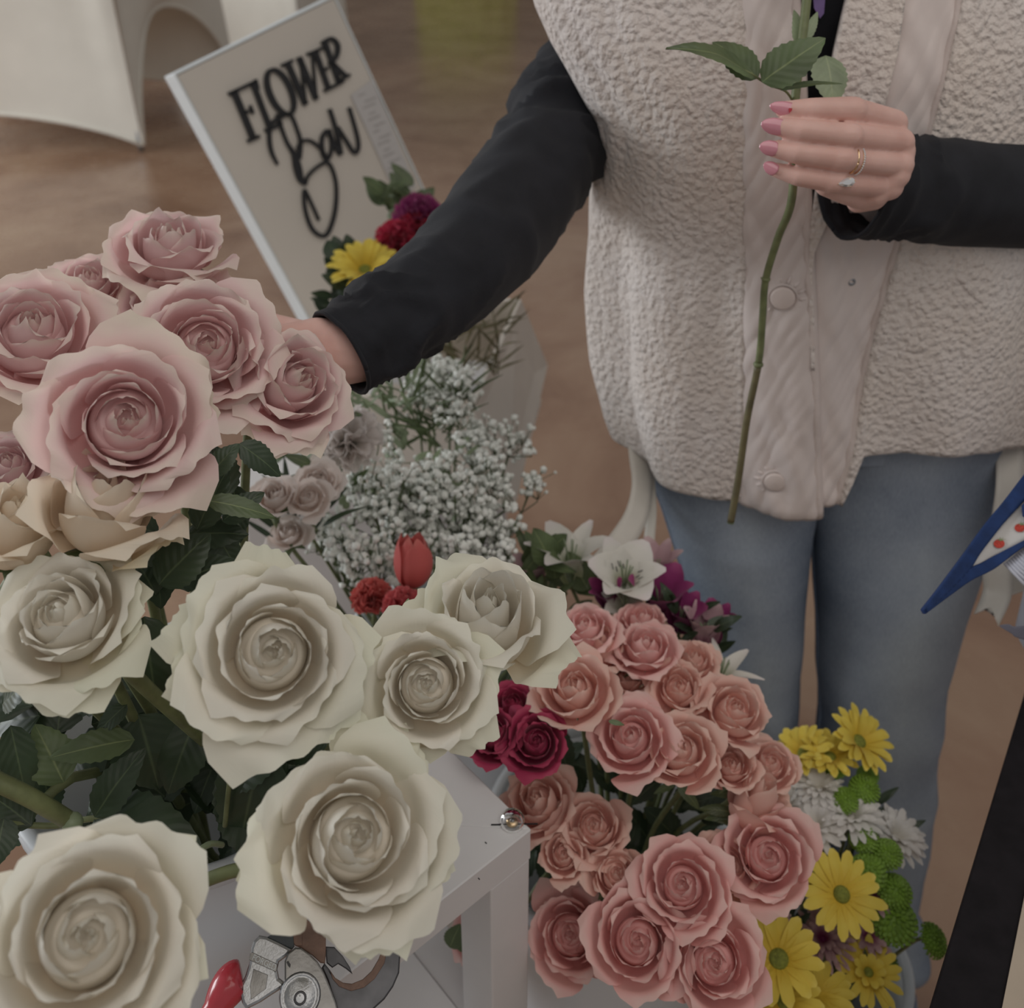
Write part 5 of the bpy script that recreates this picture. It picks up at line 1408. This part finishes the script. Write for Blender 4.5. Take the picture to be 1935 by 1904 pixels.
# reaching hand behind the pink rose: palm, four curled fingers, thumb
K2 = 0.66 / FPX
caps = []
caps += chain([(760, 600, .69), (690, 652, .668), (640, 662, .658)], [.027, .0245, .024])
for i, (ky, k2) in enumerate(((632, 612), (655, 640), (680, 668), (700, 694))):
    caps += chain([(650, 650 + 10 * i, .660), (575, ky, .664), (510, k2, .682), (492, k2 + 4, .705), (520, k2 + 6, .718)], [30 * K2, 27 * K2, 23 * K2, 20 * K2, 16 * K2])
caps += chain([(650, 640, .655), (598, 632, .648), (545, 634, .646), (500, 640, .652)], [36 * K2, 33 * K2, 24 * K2, 18 * K2])
caps += chain([(648, 690, .655), (600, 690, .656)], [34 * K2, 34 * K2])
V2, F2 = union(caps, 0.0018, 6)
# torso, neck and head (hidden by the clothes and above the frame)
Hz = lambda x, y, z: Vector((VXC + x, VYC + y, z))
caps = [(Hz(-.06, 0, .93), Hz(-.06, 0, 1.22), .075, .075), (Hz(.06, 0, .93), Hz(.06, 0, 1.22), .075, .075), (Hz(-.13, .0, 1.27), Hz(.13, .0, 1.27), .055, .055),
        (Hz(0, 0, 1.22), Hz(0, -.01, 1.42), .062, .052), (Hz(0, -.02, 1.50), Hz(0, -.015, 1.56), .078, .085), (Hz(0, -.045, 1.44), Hz(0, -.05, 1.50), .05, .06),
        (Hz(0, -.105, 1.515), Hz(0, -.118, 1.49), .008, .012), (Hz(-.085, 0, 1.50), Hz(-.085, .01, 1.53), .01, .014), (Hz(.085, 0, 1.50), Hz(.085, .01, 1.53), .01, .014)]
V3, F3 = union(caps, 0.010, 4)
mb = MB(); mb.add(V1, F1); mb.add(V2, F2); mb.add(V3, F3)
mb.obj('body', M_SKIN, person)
def hair_f(u, v):
    a = 2 * PI * u; t = v
    r = .092 * math.sin(min(PI * .5, t * PI * .75) ) + .012 * max(0, t - .6) + .002 * math.sin(a * 30)
    z = 1.655 - .32 * t ** 1.6
    front = max(0, -math.sin(a)) ** 2 * sstep(.25, .5, t)
    return Hz(r * math.cos(a), r * math.sin(a) * (1 - .55 * front) - .01 + .03 * front, z)
mesh('hair', *grid(60, 20, hair_f), M_HAIR, person)

# fingernails
NAILS = [((1503, 210), (1452, 199), 25, .666, 1), ((1480, 242), (1436, 233), 29, .6625, 0), ((1466, 282), (1433, 275), 26, .6665, 0), ((1466, 323), (1443, 308), 22, .673, 0)]
for (b, t, w, d, gem) in NAILS:
    pb, pt = P(*b, d), P(*t, d)
    dv = (pt - pb); L = dv.length; dv.normalize()
    tc = (CAM - pb).normalized(); sd = dv.cross(tc).normalized(); nr = sd.cross(dv).normalized()
    W_ = w * K
    def nf(u, v, h=0.0):
        uu = 2 * u - 1
        wv = W_ * .5 * (1.0 - .45 * sstep(.45, 1.0, v)) * math.sqrt(max(.02, 1 - ((v - .5) / .502) ** 6)) * (1 if v < .8 else math.sqrt(max(.03, 1 - ((v - .8) / .205) ** 2)))
        return pb + dv * (v * L) + sd * (uu * wv) + nr * (17.5 * K - .42 * abs(uu) ** 2 * wv - .0016 * v * v + h)
    V, F, U = grid(10, 14, nf)
    o = mesh('fingernail', V, F, M_NAIL, person, True, U)
    so = o.modifiers.new('thickness', 'SOLIDIFY'); so.thickness = .0007; so.offset = 1
    if gem:
        c = nf(.5, .28, .0012); g = []
        for k in range(16):
            a = 2 * PI * k / 16
            g.append(c + dv * (-.00055) * (16 * math.sin(a) ** 3) * .13 + sd * .00013 * (13 * math.cos(a) - 5 * math.cos(2 * a) - 2 * math.cos(3 * a) - math.cos(4 * a)) * 1.0)
        mesh('nail_heart', *prism(g, nr, .0008), M_RED, o, False)
        c2 = nf(.62, .30, .0010); mesh('nail_stone', *ico(c2, .0007, 1), M_DIAMOND, o, False)
# two thin rings on the ring finger
def ringband(x, y, d, rpx, tilt, name, beads):
    c = P(x, y, d)
    a, b = P(1698, 310, .688), P(1590, 300, .664)
    axd = (b - a).normalized(); X_, Y_, _ = frame(axd, Vector((0, 0, 1)))
    X_ = (X_ * 1 + axd * tilt).normalized()
    Rr = rpx * K
    pts = [c + X_ * Rr * math.cos(2 * PI * k / 40) + Y_ * Rr * math.sin(2 * PI * k / 40) + axd * (.0022 * math.cos(2 * PI * k / 40 * 1 + tilt)) for k in range(41)]
    o = mesh(name, *tube(pts, .00085, 8)[:2], M_GOLD, None, True, None, c)
    if beads:
        for k in range(0, 40, 1):
            mesh('pave_stone', *ico(pts[k] + (pts[k] - c).normalized() * .0007, .00085, 1), M_DIAMOND, o, False)
    return o, c, pts
ra, ca, pa = ringband(1618, 303, .671, 25.2, 0.0, 'ring', True)
tag(ra, 'thin gold ring set with small stones nearest the knuckle', 'ring', 'rings on the hand')
rb_, cb, pb_ = ringband(1608, 302, .669, 25.0, 0.0, 'ring', False)
tag(rb_, 'gold engagement ring with a pear-shaped stone', 'ring', 'rings on the hand')
sc_ = P(1603, 344, .664)
tcm = (CAM - sc_).normalized(); sx = (RIGHT * .95 + UP * .2).normalized(); sy = tcm.cross(sx)
prof = []
mbs = MB()
outl = []
for k in range(14):
    a = 2 * PI * k / 14
    rx = 13 * K * (1 if math.cos(a) > 0 else 1.45) * math.cos(a); ry = 9.5 * K * math.sin(a) * (1 - .35 * max(0, -math.cos(a)))
    outl.append(sc_ + sx * rx + sy * ry)
top_ = [sc_ + (p - sc_) * .58 + tcm * .0014 for p in outl]; bot = sc_ - tcm * .0034
Vd = outl + top_ + [bot]
Fd = [(i, (i + 1) % 14, 14 + (i + 1) % 14, 14 + i) for i in range(14)] + [tuple(range(14, 28))] + [((i + 1) % 14, i, 28) for i in range(14)]
mesh('pear_diamond', Vd, Fd, M_DIAMOND, rb_, False)
mbs = MB()
for k in (0, 3, 7, 11):
    mbs.add(*tube([bot, outl[k] + (outl[k] - sc_) * .06 - tcm * .0004, outl[k] + tcm * .0006], .00035, 6))
mbs.obj('prongs', M_GOLD, rb_)

# jeans
LEG_L = [(740, 1195, 1548), (860, 1215, 1550), (950, 1248, 1542), (1000, 1264, 1532), (1100, 1297, 1524), (1250, 1350, 1513), (1400, 1398, 1503), (1600, 1440, 1512), (1780, 1468, 1560), (1900, 1480, 1570)]
LEG_R = [(740, 1548, 1905), (850, 1530, 1890), (950, 1530, 1880), (1000, 1538, 1866), (1100, 1540, 1830), (1250, 1546, 1790), (1400, 1550, 1771), (1550, 1562, 1758), (1650, 1582, 1742), (1720, 1600, 1733), (1765, 1612, 1752), (1800, 1612, 1752), (1835, 1608, 1728), (1900, 1606, 1724)]
jeans = None
mbj = MB(); seams = []
for rows, sg in ((LEG_L, -1), (LEG_R, 1)):
    rws = spline(rows, 46)
    cs_ = []
    for (y, xl, xr) in rws:
        t = clamp((y - 860) / 1040); Yp = lerp(.865, .795, t)
        l, r = onY(xl, y, Yp), onY(xr, y, Yp)
        c = (l + r) / 2; a = (r - l).length / 2
        cs_.append((c, a, min(a * .92, lerp(.066, .080, sstep(900, 1150, y)))))
    n = 44
    Vv, Ff, Uu = [], [], []
    for j, (c, a, b) in enumerate(cs_):
        for k in range(n):
            an = 2 * PI * k / n
            w = .003 * nz((math.cos(an) * 2, c.z * 9, sg)) + .0030 * math.sin(c.z * 60 + 2.5 * math.sin(an + 1)) * math.exp(-((c.z - .45) / .12) ** 2) + .004 * math.sin(c.z * 95 + 3 * math.sin(an)) * sstep(.3, .05, c.z)
            Vv.append(Vector((c.x + (a + w) * math.sin(an), c.y - (b + w) * math.cos(an), c.z))); Uu.append(((k / n + .5) % 1.0, j / 46))
    for j in range(46):
        for k in range(n):
            k2 = (k + 1) % n; Ff.append((j * n + k, j * n + k2, (j + 1) * n + k2, (j + 1) * n + k))
    mbj.add(Vv, Ff, Uu)
    ko = 11 if sg > 0 else 33
    seams.append([Vv[j * n + ko] for j in range(47)]); seams.append([Vv[j * n + (n - ko)] for j in range(47)])
    seams.append([Vv[45 * n + k] for k in range(n)] + [Vv[45 * n]])
def hip_f(u, v):
    ph = 2 * PI * u; z = lerp(.98, .855, v)
    return Vector((VXC + .015 + .168 * math.sin(ph), .865 - (.072 - .01 * v) * math.cos(ph), z))
V, F, U = grid(48, 8, hip_f); mbj.add(V, F, [(0.5 + .4 * abs(abs(v.x - VXC - .015) / .17 - .5), .1) for v in V])
jeans = mbj.obj('jeans', M_DENIM, person)
for s in seams: mesh('seam', *tube(s, .0014, 5)[:2], M_THREAD, jeans)
for sx_ in (-1, 1):
    cx_ = VXC + (-.075 if sx_ < 0 else .105)
    def shoe(u, v):
        a = 2 * PI * u; y = lerp(.86, .66, v)
        w = .042 * math.sqrt(max(.02, 1 - (2 * v - 1) ** 4)); h = lerp(.085, .035, sstep(.25, .9, v)) * (math.sqrt(max(.03, 1 - max(0, (v - .85) / .16) ** 2)))
        s, c = math.sin(a), math.cos(a)
        return Vector((cx_ + w * s, y, max(0.001, h * .5 + h * .5 * c)))
    mesh('shoe', *grid(24, 16, shoe), M_SHOE, person)

# apron ribbons at the hips
def ribbon(parent, pts, w, name, mat, nrm=None, seed=0, fork=False, world=False):
    q = spline([(*(p if world else P(*p)),) for p in pts], 40)
    Q = [Vector(p) for p in q]; n = len(Q)
    V, F, U = [], [], []
    for i, p in enumerate(Q):
        t = (Q[min(i + 1, n - 1)] - Q[max(i - 1, 0)]).normalized()
        f = (CAM - p).normalized()
        tw = .7 * math.sin(i / n * 4 + seed)
        s = t.cross(f).normalized(); s = (s * math.cos(tw) + f * math.sin(tw) * .7).normalized()
        ext = 0
        for k in range(5):
            u = k / 4 * 2 - 1
            V.append(p + s * (u * w * .5) + t * ((abs(u) - .5) * w * .5 if fork and i == n - 1 else 0)); U.append((k / 4, i / n))
    for i in range(n - 1):
        for k in range(4): F.append((i * 5 + k, i * 5 + k + 1, (i + 1) * 5 + k + 1, (i + 1) * 5 + k))
    o = mesh(name, V, F, mat, parent, True, U)
    so = o.modifiers.new('thickness', 'SOLIDIFY'); so.thickness = .0006
    return o
ap = [(1208, 800, .99), (1210, 860, .99), (1214, 920, .985), (1200, 980, .97), (1160, 1040, .95), (1120, 1085, .93)]
ribbon(person, ap, .024, 'apron_ribbon', M_RIBBON, seed=.2)
ribbon(person, [(1222, 830, 1.0), (1226, 900, 1.0), (1230, 970, .995), (1226, 1025, .99)], .012, 'apron_ribbon', M_RIBBON, seed=1.5, fork=True)
ribbon(person, [(1915, 780, .97), (1908, 860, .97), (1906, 930, .96), (1898, 1000, .95), (1886, 1070, .94), (1884, 1120, .94), (1868, 1160, .935)], .026, 'apron_ribbon', M_RIBBON, seed=.6, fork=True)
ribbon(person, [(1930, 780, .98), (1935, 900, .975), (1925, 1000, .97), (1915, 1090, .965), (1925, 1120, .96)], .022, 'apron_ribbon', M_RIBBON, seed=2.0)

# ================================================================ the held rose stem
top = P(1530, -110, .70)
hr_ = thing('rose', P(1380, 985, .845), 'long leafy rose stem held upright in the hand', 'rose')
sp_ = [(1530, -100, .70), (1524, 0, .70), (1513, 100, .699), (1502, 200, .6985), (1497, 370, .705), (1470, 450, .74), (1447, 528, .765), (1441, 600, .78), (1434, 682, .80), (1412, 790, .82), (1396, 900, .84), (1381, 985, .85)]
q = spline(sp_, 90)
def srad(y): return interp([(-100, .0034), (200, .0031), (520, .0028), (690, .0029), (985, .0031)], y)
up_ = [a for a in q if a[1] <= 690]; lo_ = [a for a in q if a[1] >= 684]
mesh('stem', *tube([P(*a) for a in up_], [srad(a[1]) for a in up_], 10), M_STEM, hr_)
mesh('woody_stem', *tube([P(*a) for a in lo_], [srad(a[1]) for a in lo_], 10), M_BROWNSTEM, hr_)
def onst(y):
    a = min(q, key=lambda s: abs(s[1] - y)); return P(*a)
mesh('node', *ico(onst(685), .0042, 2, (1, 1, .7)), M_STEM, hr_)
mesh('node', *ico(onst(528), .0036, 2, (1, 1, .7)), M_STEM, hr_)
for yy, dx in ((526, -14), (700, -10), (680, 9)):
    b = onst(yy); mesh('thorn', *tube([b, b + RIGHT * dx * .0003 + UP * .0012], [.0016, .0002], 6)[:2], M_STEM, hr_)
mesh('cut_end', *lathe(P(1380.5, 987, .85), [(.0001, .0006), (.003, .0006), (.0032, 0)], 10, (P(1381, 985, .85) - P(1396, 900, .84)).normalized())[:2], M_LEAF3, hr_)
pet = spline([(1500, 195, .70), (1484, 172, .69), (1452, 160, .68), (1420, 140, .672), (1370, 115, .668)], 24)
mesh('petiole', *tube([P(*a) for a in pet], .0009, 6), M_STEM, hr_)
lf(hr_, 1440, 155, 1560, 72, .665, .655, .62, M_LEAF2, serr=True, fold=.10, nrm=(-.1, -.6, .5), droop=.05, seed=1, name='leaf')
lf(hr_, 1432, 148, 1346, 80, .680, .685, .75, M_LEAF2, fold=.12, nrm=(.15, -.55, .8), seed=2)
lf(hr_, 1425, 148, 1258, 92, .672, .66, .36, M_LEAF2, fold=.15, nrm=(.0, -.35, .9), seed=3, droop=.20)
lf(hr_, 1475, 172, 1592, 158, .675, .67, .17, M_LEAF2, fold=.2, nrm=(0, -.4, .9), seed=4)
lf(hr_, 1560, 105, 1575, 205, .712, .705, .68, M_LEAF3, fold=.06, nrm=(.1, -1, .15), seed=5)
lf(hr_, 1512, 92, 1500, 18, .705, .71, .4, M_LEAF3, fold=.1, nrm=(.3, -1, .1), seed=6)
lf(hr_, 1520, 80, 1545, 22, .708, .712, .32, M_LEAF3, fold=.1, nrm=(-.3, -1, .1), seed=7)
# its bloom, above the frame
bc = P(1534, -160, .70); bx, by = RIGHT, Vector((0, 1, 0))
rngb = random.Random(4)
for i in range(16):
    s = i / 15
    V, F, U = petal_grid(P(1531, -105, .70), Vector((0, 0, 1)), bx, by, i * 2.4, .028 * (.1 + .85 * s), .05 * (1 - .25 * s ** 3), .028, .05, lerp(2, .9, s), sstep(.5, 1, s) * .7, .004 * s, i * .4)
    mesh('petal', V, F, M_PINK, hr_, True, U)

# ================================================================ pruning shears hung on the stand rail
DZ = .545
pr = thing('pruning_shears', P(620, 1890, DZ), 'steel pruning shears with red handles on the white stand', 'shears')
def zp(x, y): return (440 + .18605 * x, 1700 + .18605 * y)
pn = (CAM - P(620, 1830, DZ)).normalized()
ppl = P(620, 1830, DZ)
def on_pr(x, y, lift=0.0):
    a, b = zp(x, y); r = ray(a, b); t = (ppl - CAM).dot(pn) / r.dot(pn)
    return CAM + r * t + pn * lift
def plate(name, pts, th, lift, mat, par, bev=.0012, sn=0):
    if sn: pts = [p[:2] for p in spline([(*p, 0) for p in pts + [pts[0]]], sn)][:-1]
    V, F = prism([on_pr(x, y, lift) for x, y in pts], pn, th)
    bm = bmesh.new(); vs = [bm.verts.new(v) for v in V]
    for f in F: bm.faces.new([vs[i] for i in f])
    bmesh.ops.recalc_face_normals(bm, faces=list(bm.faces))
    big = [f for f in bm.faces if len(f.verts) > 4]
    ed = list({e for f in big for e in f.edges})
    if bev: bmesh.ops.bevel(bm, geom=ed, offset=bev, segments=2, affect='EDGES', profile=.5)
    bm.verts.index_update()
    V = [v.co.copy() for v in bm.verts]; F = [tuple(v.index for v in f.verts) for f in bm.faces]; bm.free()
    return mesh(name, V, F, mat, par, False)
hook = [(1620, 400), (1685, 395), (1702, 560), (1690, 740), (1630, 880), (1540, 1010), (1430, 1110), (1330, 1200), (1100, 1300), (1000, 1180), (1010, 1000), (960, 820), (900, 690), (930, 640), (985, 710), (1040, 790), (1120, 840), (1210, 850), (1320, 805), (1410, 720), (1480, 600), (1530, 470)]
plate('hook_blade', hook, .0050, -.002, M_DARKSTEEL, pr, .0009)
plate('hook_edge', [(985, 712), (1040, 790), (1120, 840), (1210, 850), (1320, 805), (1410, 720), (1480, 600), (1540, 440), (1575, 430), (1540, 640), (1440, 800), (1330, 890), (1200, 925), (1080, 880), (1010, 800)], .0012, .0012, M_RUST, pr, .0003)
plate('stop_pad', [(935, 470), (1030, 475), (1120, 570), (1190, 680), (1218, 755), (1150, 700), (1070, 650), (1010, 690), (950, 640)], .006, -.007, M_DARKSTEEL, pr, .0006)
plate('cutting_blade', [(606, 100), (945, 330), (945, 560), (935, 645), (890, 640), (800, 560), (700, 490), (640, 470), (614, 440)], .0030, .0005, M_RUST, pr, .0005)
plate('cutting_blade_bevel', [(606, 100), (706, 180), (706, 470), (640, 466), (614, 440)], .0034, .0008, M_RUST, pr, .0003)
plate('rubber_stop', [(352, 378), (430, 330), (505, 302), (610, 312), (625, 470), (605, 500), (480, 440)], .006, .0005, M_RUBBER, pr, .0005)
body_ = plate('jaw_body', [(190, 490), (215, 420), (270, 360), (350, 372), (480, 432), (605, 498), (560, 565), (470, 630), (452, 700), (470, 790), (520, 830), (560, 980), (520, 1000), (480, 910), (400, 960), (280, 1040), (140, 1110), (100, 1050), (80, 960), (84, 860), (130, 770), (170, 640)], .0085, .0, M_STEEL, pr, .0016)
plate('jaw_face', [(180, 545), (200, 530), (455, 650), (450, 705), (440, 730), (170, 610)], .0006, .0046, M_STEEL2, body_, .0002)
plate('jaw_recess', [(215, 700), (360, 760), (340, 900), (190, 1010), (180, 870)], .0006, .0046, M_STEEL2, body_, .0002)
plate('pivot_plate', [(530, 620), (560, 545), (640, 482), (700, 486), (780, 545), (860, 625), (930, 740), (990, 880), (1050, 1040), (1090, 1200), (1000, 1320), (640, 1300), (590, 1100), (565, 950), (530, 800)], .0032, .0052, M_STEEL2, pr, .0009)
plate('plate_hole', [(548, 630), (566, 618), (592, 655), (585, 690), (565, 670)], .0006, .0068, M_INK, pr, 0)
bcn = on_pr(685, 970, .0068)
X_, Y_, _ = frame(pn)
blt = mesh('pivot_bolt', *lathe(bcn, [(.0003, .0026), (.0050, .0024), (.0078, .0016), (.0092, .0010), (.0098, .0018), (.0106, .0012), (.0110, 0)], 30, pn)[:2], M_STEEL, pr)
mesh('bolt_dimple', *lathe(bcn + pn * .0026 - Y_ * .001, [(.0022, 0), (.0028, .0005), (.0034, 0)], 20, pn)[:2], M_DARKSTEEL, blt)
for pts in ([(90, 760), (20, 800), (-90, 950), (-200, 1150), (-330, 1400)], [(840, 1300), (870, 1500), (900, 1750), (900, 2000)]):
    qs = spline([tuple(on_pr(x, y, -.001)) for x, y in pts], 20)
    mesh('handle', *tube(qs, [.007 + .003 * math.sin(PI * min(1, i / 14)) for i in range(21)], 12)[:2], M_RED, pr)
tx = bpy.data.curves.new('forged_text', 'FONT'); tx.body = 'FORGED'; tx.size = .0085; tx.extrude = .0002
to = bpy.data.objects.new('tmp_text', tx); COL.objects.link(to)
dg = bpy.context.evaluated_depsgraph_get(); dg.update()
tm = to.evaluated_get(dg).to_mesh()
o0, o1 = on_pr(195, 605, .0053), on_pr(430, 715, .0053)
tX = (o1 - o0).normalized(); tY = pn.cross(tX); wx = max(v.co.x for v in tm.vertices)
kx = (o1 - o0).length / wx
V = [o0 + tX * (v.co.x * kx) + tY * (v.co.y * kx * 1.1) + pn * v.co.z for v in tm.vertices]; F = [tuple(p.vertices) for p in tm.polygons]
to.evaluated_get(dg).to_mesh_clear(); bpy.data.objects.remove(to)
lt_ = mesh('embossed_text', V, F, M_SIGNEDGE, body_, False); lt_['label'] = 'embossed word FORGED'

# ================================================================ strawberry bandana and tote at the right edge
SD = .735
def sc_pt(x, y, lift=0.0):
    d = SD + .012 * math.sin((x - 1750) / 60) - .00008 * (y - 1000) - lift
    return P(x, y, d)
bd = thing('bandana', sc_pt(1990, 960), 'white bandana with strawberries and blue border, tip hanging in at the right', 'bandana')
def quadstrip(name, top_, bot_, mat, lift, th=.0012, par=None, n=30):
    def f(u, v):
        a = spline([(*p, 0) for p in top_], n)[int(round(v * n))]; b = spline([(*p, 0) for p in bot_], n)[int(round(v * n))]
        return sc_pt(lerp(a[0], b[0], u), lerp(a[1], b[1], u), lift)
    V, F, U = grid(6, n, f)
    o = mesh(name, V, F, mat, par or bd, True, U)
    s = o.modifiers.new('thickness', 'SOLIDIFY'); s.thickness = th
    return o
quadstrip('border', [(1745, 1152), (1780, 1107), (1825, 1044), (1861, 991), (1902, 939), (1935, 896), (2000, 815)], [(1749, 1159), (1790, 1121), (1832, 1078), (1854, 1044), (1897, 988), (1936, 944), (2003, 868)], M_BLUE, .003, .003)
quadstrip('border', [(1746, 1154), (1788, 1118), (1830, 1077), (1856, 1063), (1880, 1049), (1936, 1020), (2003, 985)], [(1749, 1160), (1800, 1122), (1837, 1096), (1880, 1074), (1936, 1032), (2005, 1000)], M_BLUE, .003, .003)
pnl = quadstrip('printed_panel', [(1826, 1079), (1852, 1044), (1896, 987), (1936, 942), (2003, 866)], [(1828, 1081), (1856, 1066), (1880, 1053), (1936, 1024), (2003, 990)], M_PRINTCLOTH, .0, .001)
for (x, y, r) in ((1888, 1027, 10.5), (1927, 997, 10), (1975, 950, 10), (1968, 990, 10)):
    c = [(x + r * math.cos(a) * 1.0, y + r * math.sin(a) * .8 * (1.0)) for a in [2 * PI * k / 18 for k in range(18)]]
    b = mesh('strawberry_print', *prism([sc_pt(p[0], p[1], .0009) for p in c], (CAM - sc_pt(x, y)).normalized(), .0003), M_BERRY, pnl, False)
    m = MB()
    for k in range(5):
        a = math.radians(200 + k * 35); q0 = (x + 2, y - r * .62)
        q1 = (q0[0] + 12 * math.cos(a), q0[1] + 7 * math.sin(a))
        m.add([sc_pt(q0[0] - 1.6, q0[1], .0014), sc_pt(q0[0] + 1.6, q0[1] + 1.5, .0014), sc_pt(*q1, .0014)], [(0, 1, 2)])
    m.obj('strawberry_leaves', M_LEAF2, b, False)
kn_ = quadstrip('knot', [(1930, 955), (1945, 940), (1975, 900), (2010, 850)], [(1932, 975), (1950, 985), (1985, 985), (2020, 975)], M_BLUE, .006, .006)
m = MB()
for k in range(12):
    a = k / 11
    m.add(*tube([sc_pt(lerp(1948, 1899, a), lerp(1026, 1064, a), -.002), sc_pt(lerp(1975, 1918, a), lerp(1046, 1084, a), .001), sc_pt(lerp(2060, 1950, a), lerp(1080, 1118, a), -.004)], .0014, 6))
m.obj('pleated_frill', M_TICKING, bd)
mesh('knotted_end', *tube(spline([sc_pt(1992, 915), sc_pt(2012, 915), Vector((.445, .602, .955)), Vector((.492, .600, .962)), Vector((.515, .615, .955))], 24), [.016 + .012 * math.sin(PI * i / 24) * (1 if i < 14 else .6) for i in range(25)], 12, lambda t, a: .003 * math.sin(a * 4)), M_PRINTCLOTH, bd)
mesh('knot_wrap', *tube([Vector((.487, .600 + .020 * math.cos(a), .962 + .020 * math.sin(a))) for a in [2 * PI * k / 16 for k in range(17)]], .007, 8), M_BLUE, bd)
quadstrip('dark_tail', [(1889, 1181), (1905, 1179), (1935, 1182), (2075, 1150)], [(1890, 1184), (1910, 1196), (1937, 1209), (2075, 1235)], M_NAVY, -.01, .002)
tb = thing('tote_bag', (.56, .62, ZK), 'pale grey-blue tote bag with two handles standing on the black table', 'bag')
def tote(u, v):
    a = 2 * PI * u; e = .5
    c, s = math.cos(a), math.sin(a)
    r = 1 + .04 * v + .02 * math.sin(a * 5) * v
    return Vector((.56 + .105 * r * math.copysign(abs(c) ** e, c), .66 + .07 * r * math.copysign(abs(s) ** e, s), ZK + .002 + .22 * v))
V, F, U = grid(48, 12, tote); mesh('bag_body', V, F, M_TICKING, tb)
for s in (-1, 1):
    mesh('bag_handle', *tube(spline([(.50, .66 + s * .072, ZK + .20), (.51, .66 + s * .06, ZK + .33), (.61, .66 + s * .06, ZK + .33), (.62, .66 + s * .072, ZK + .20)], 24), .006, 8)[:2], M_TICKING, tb)
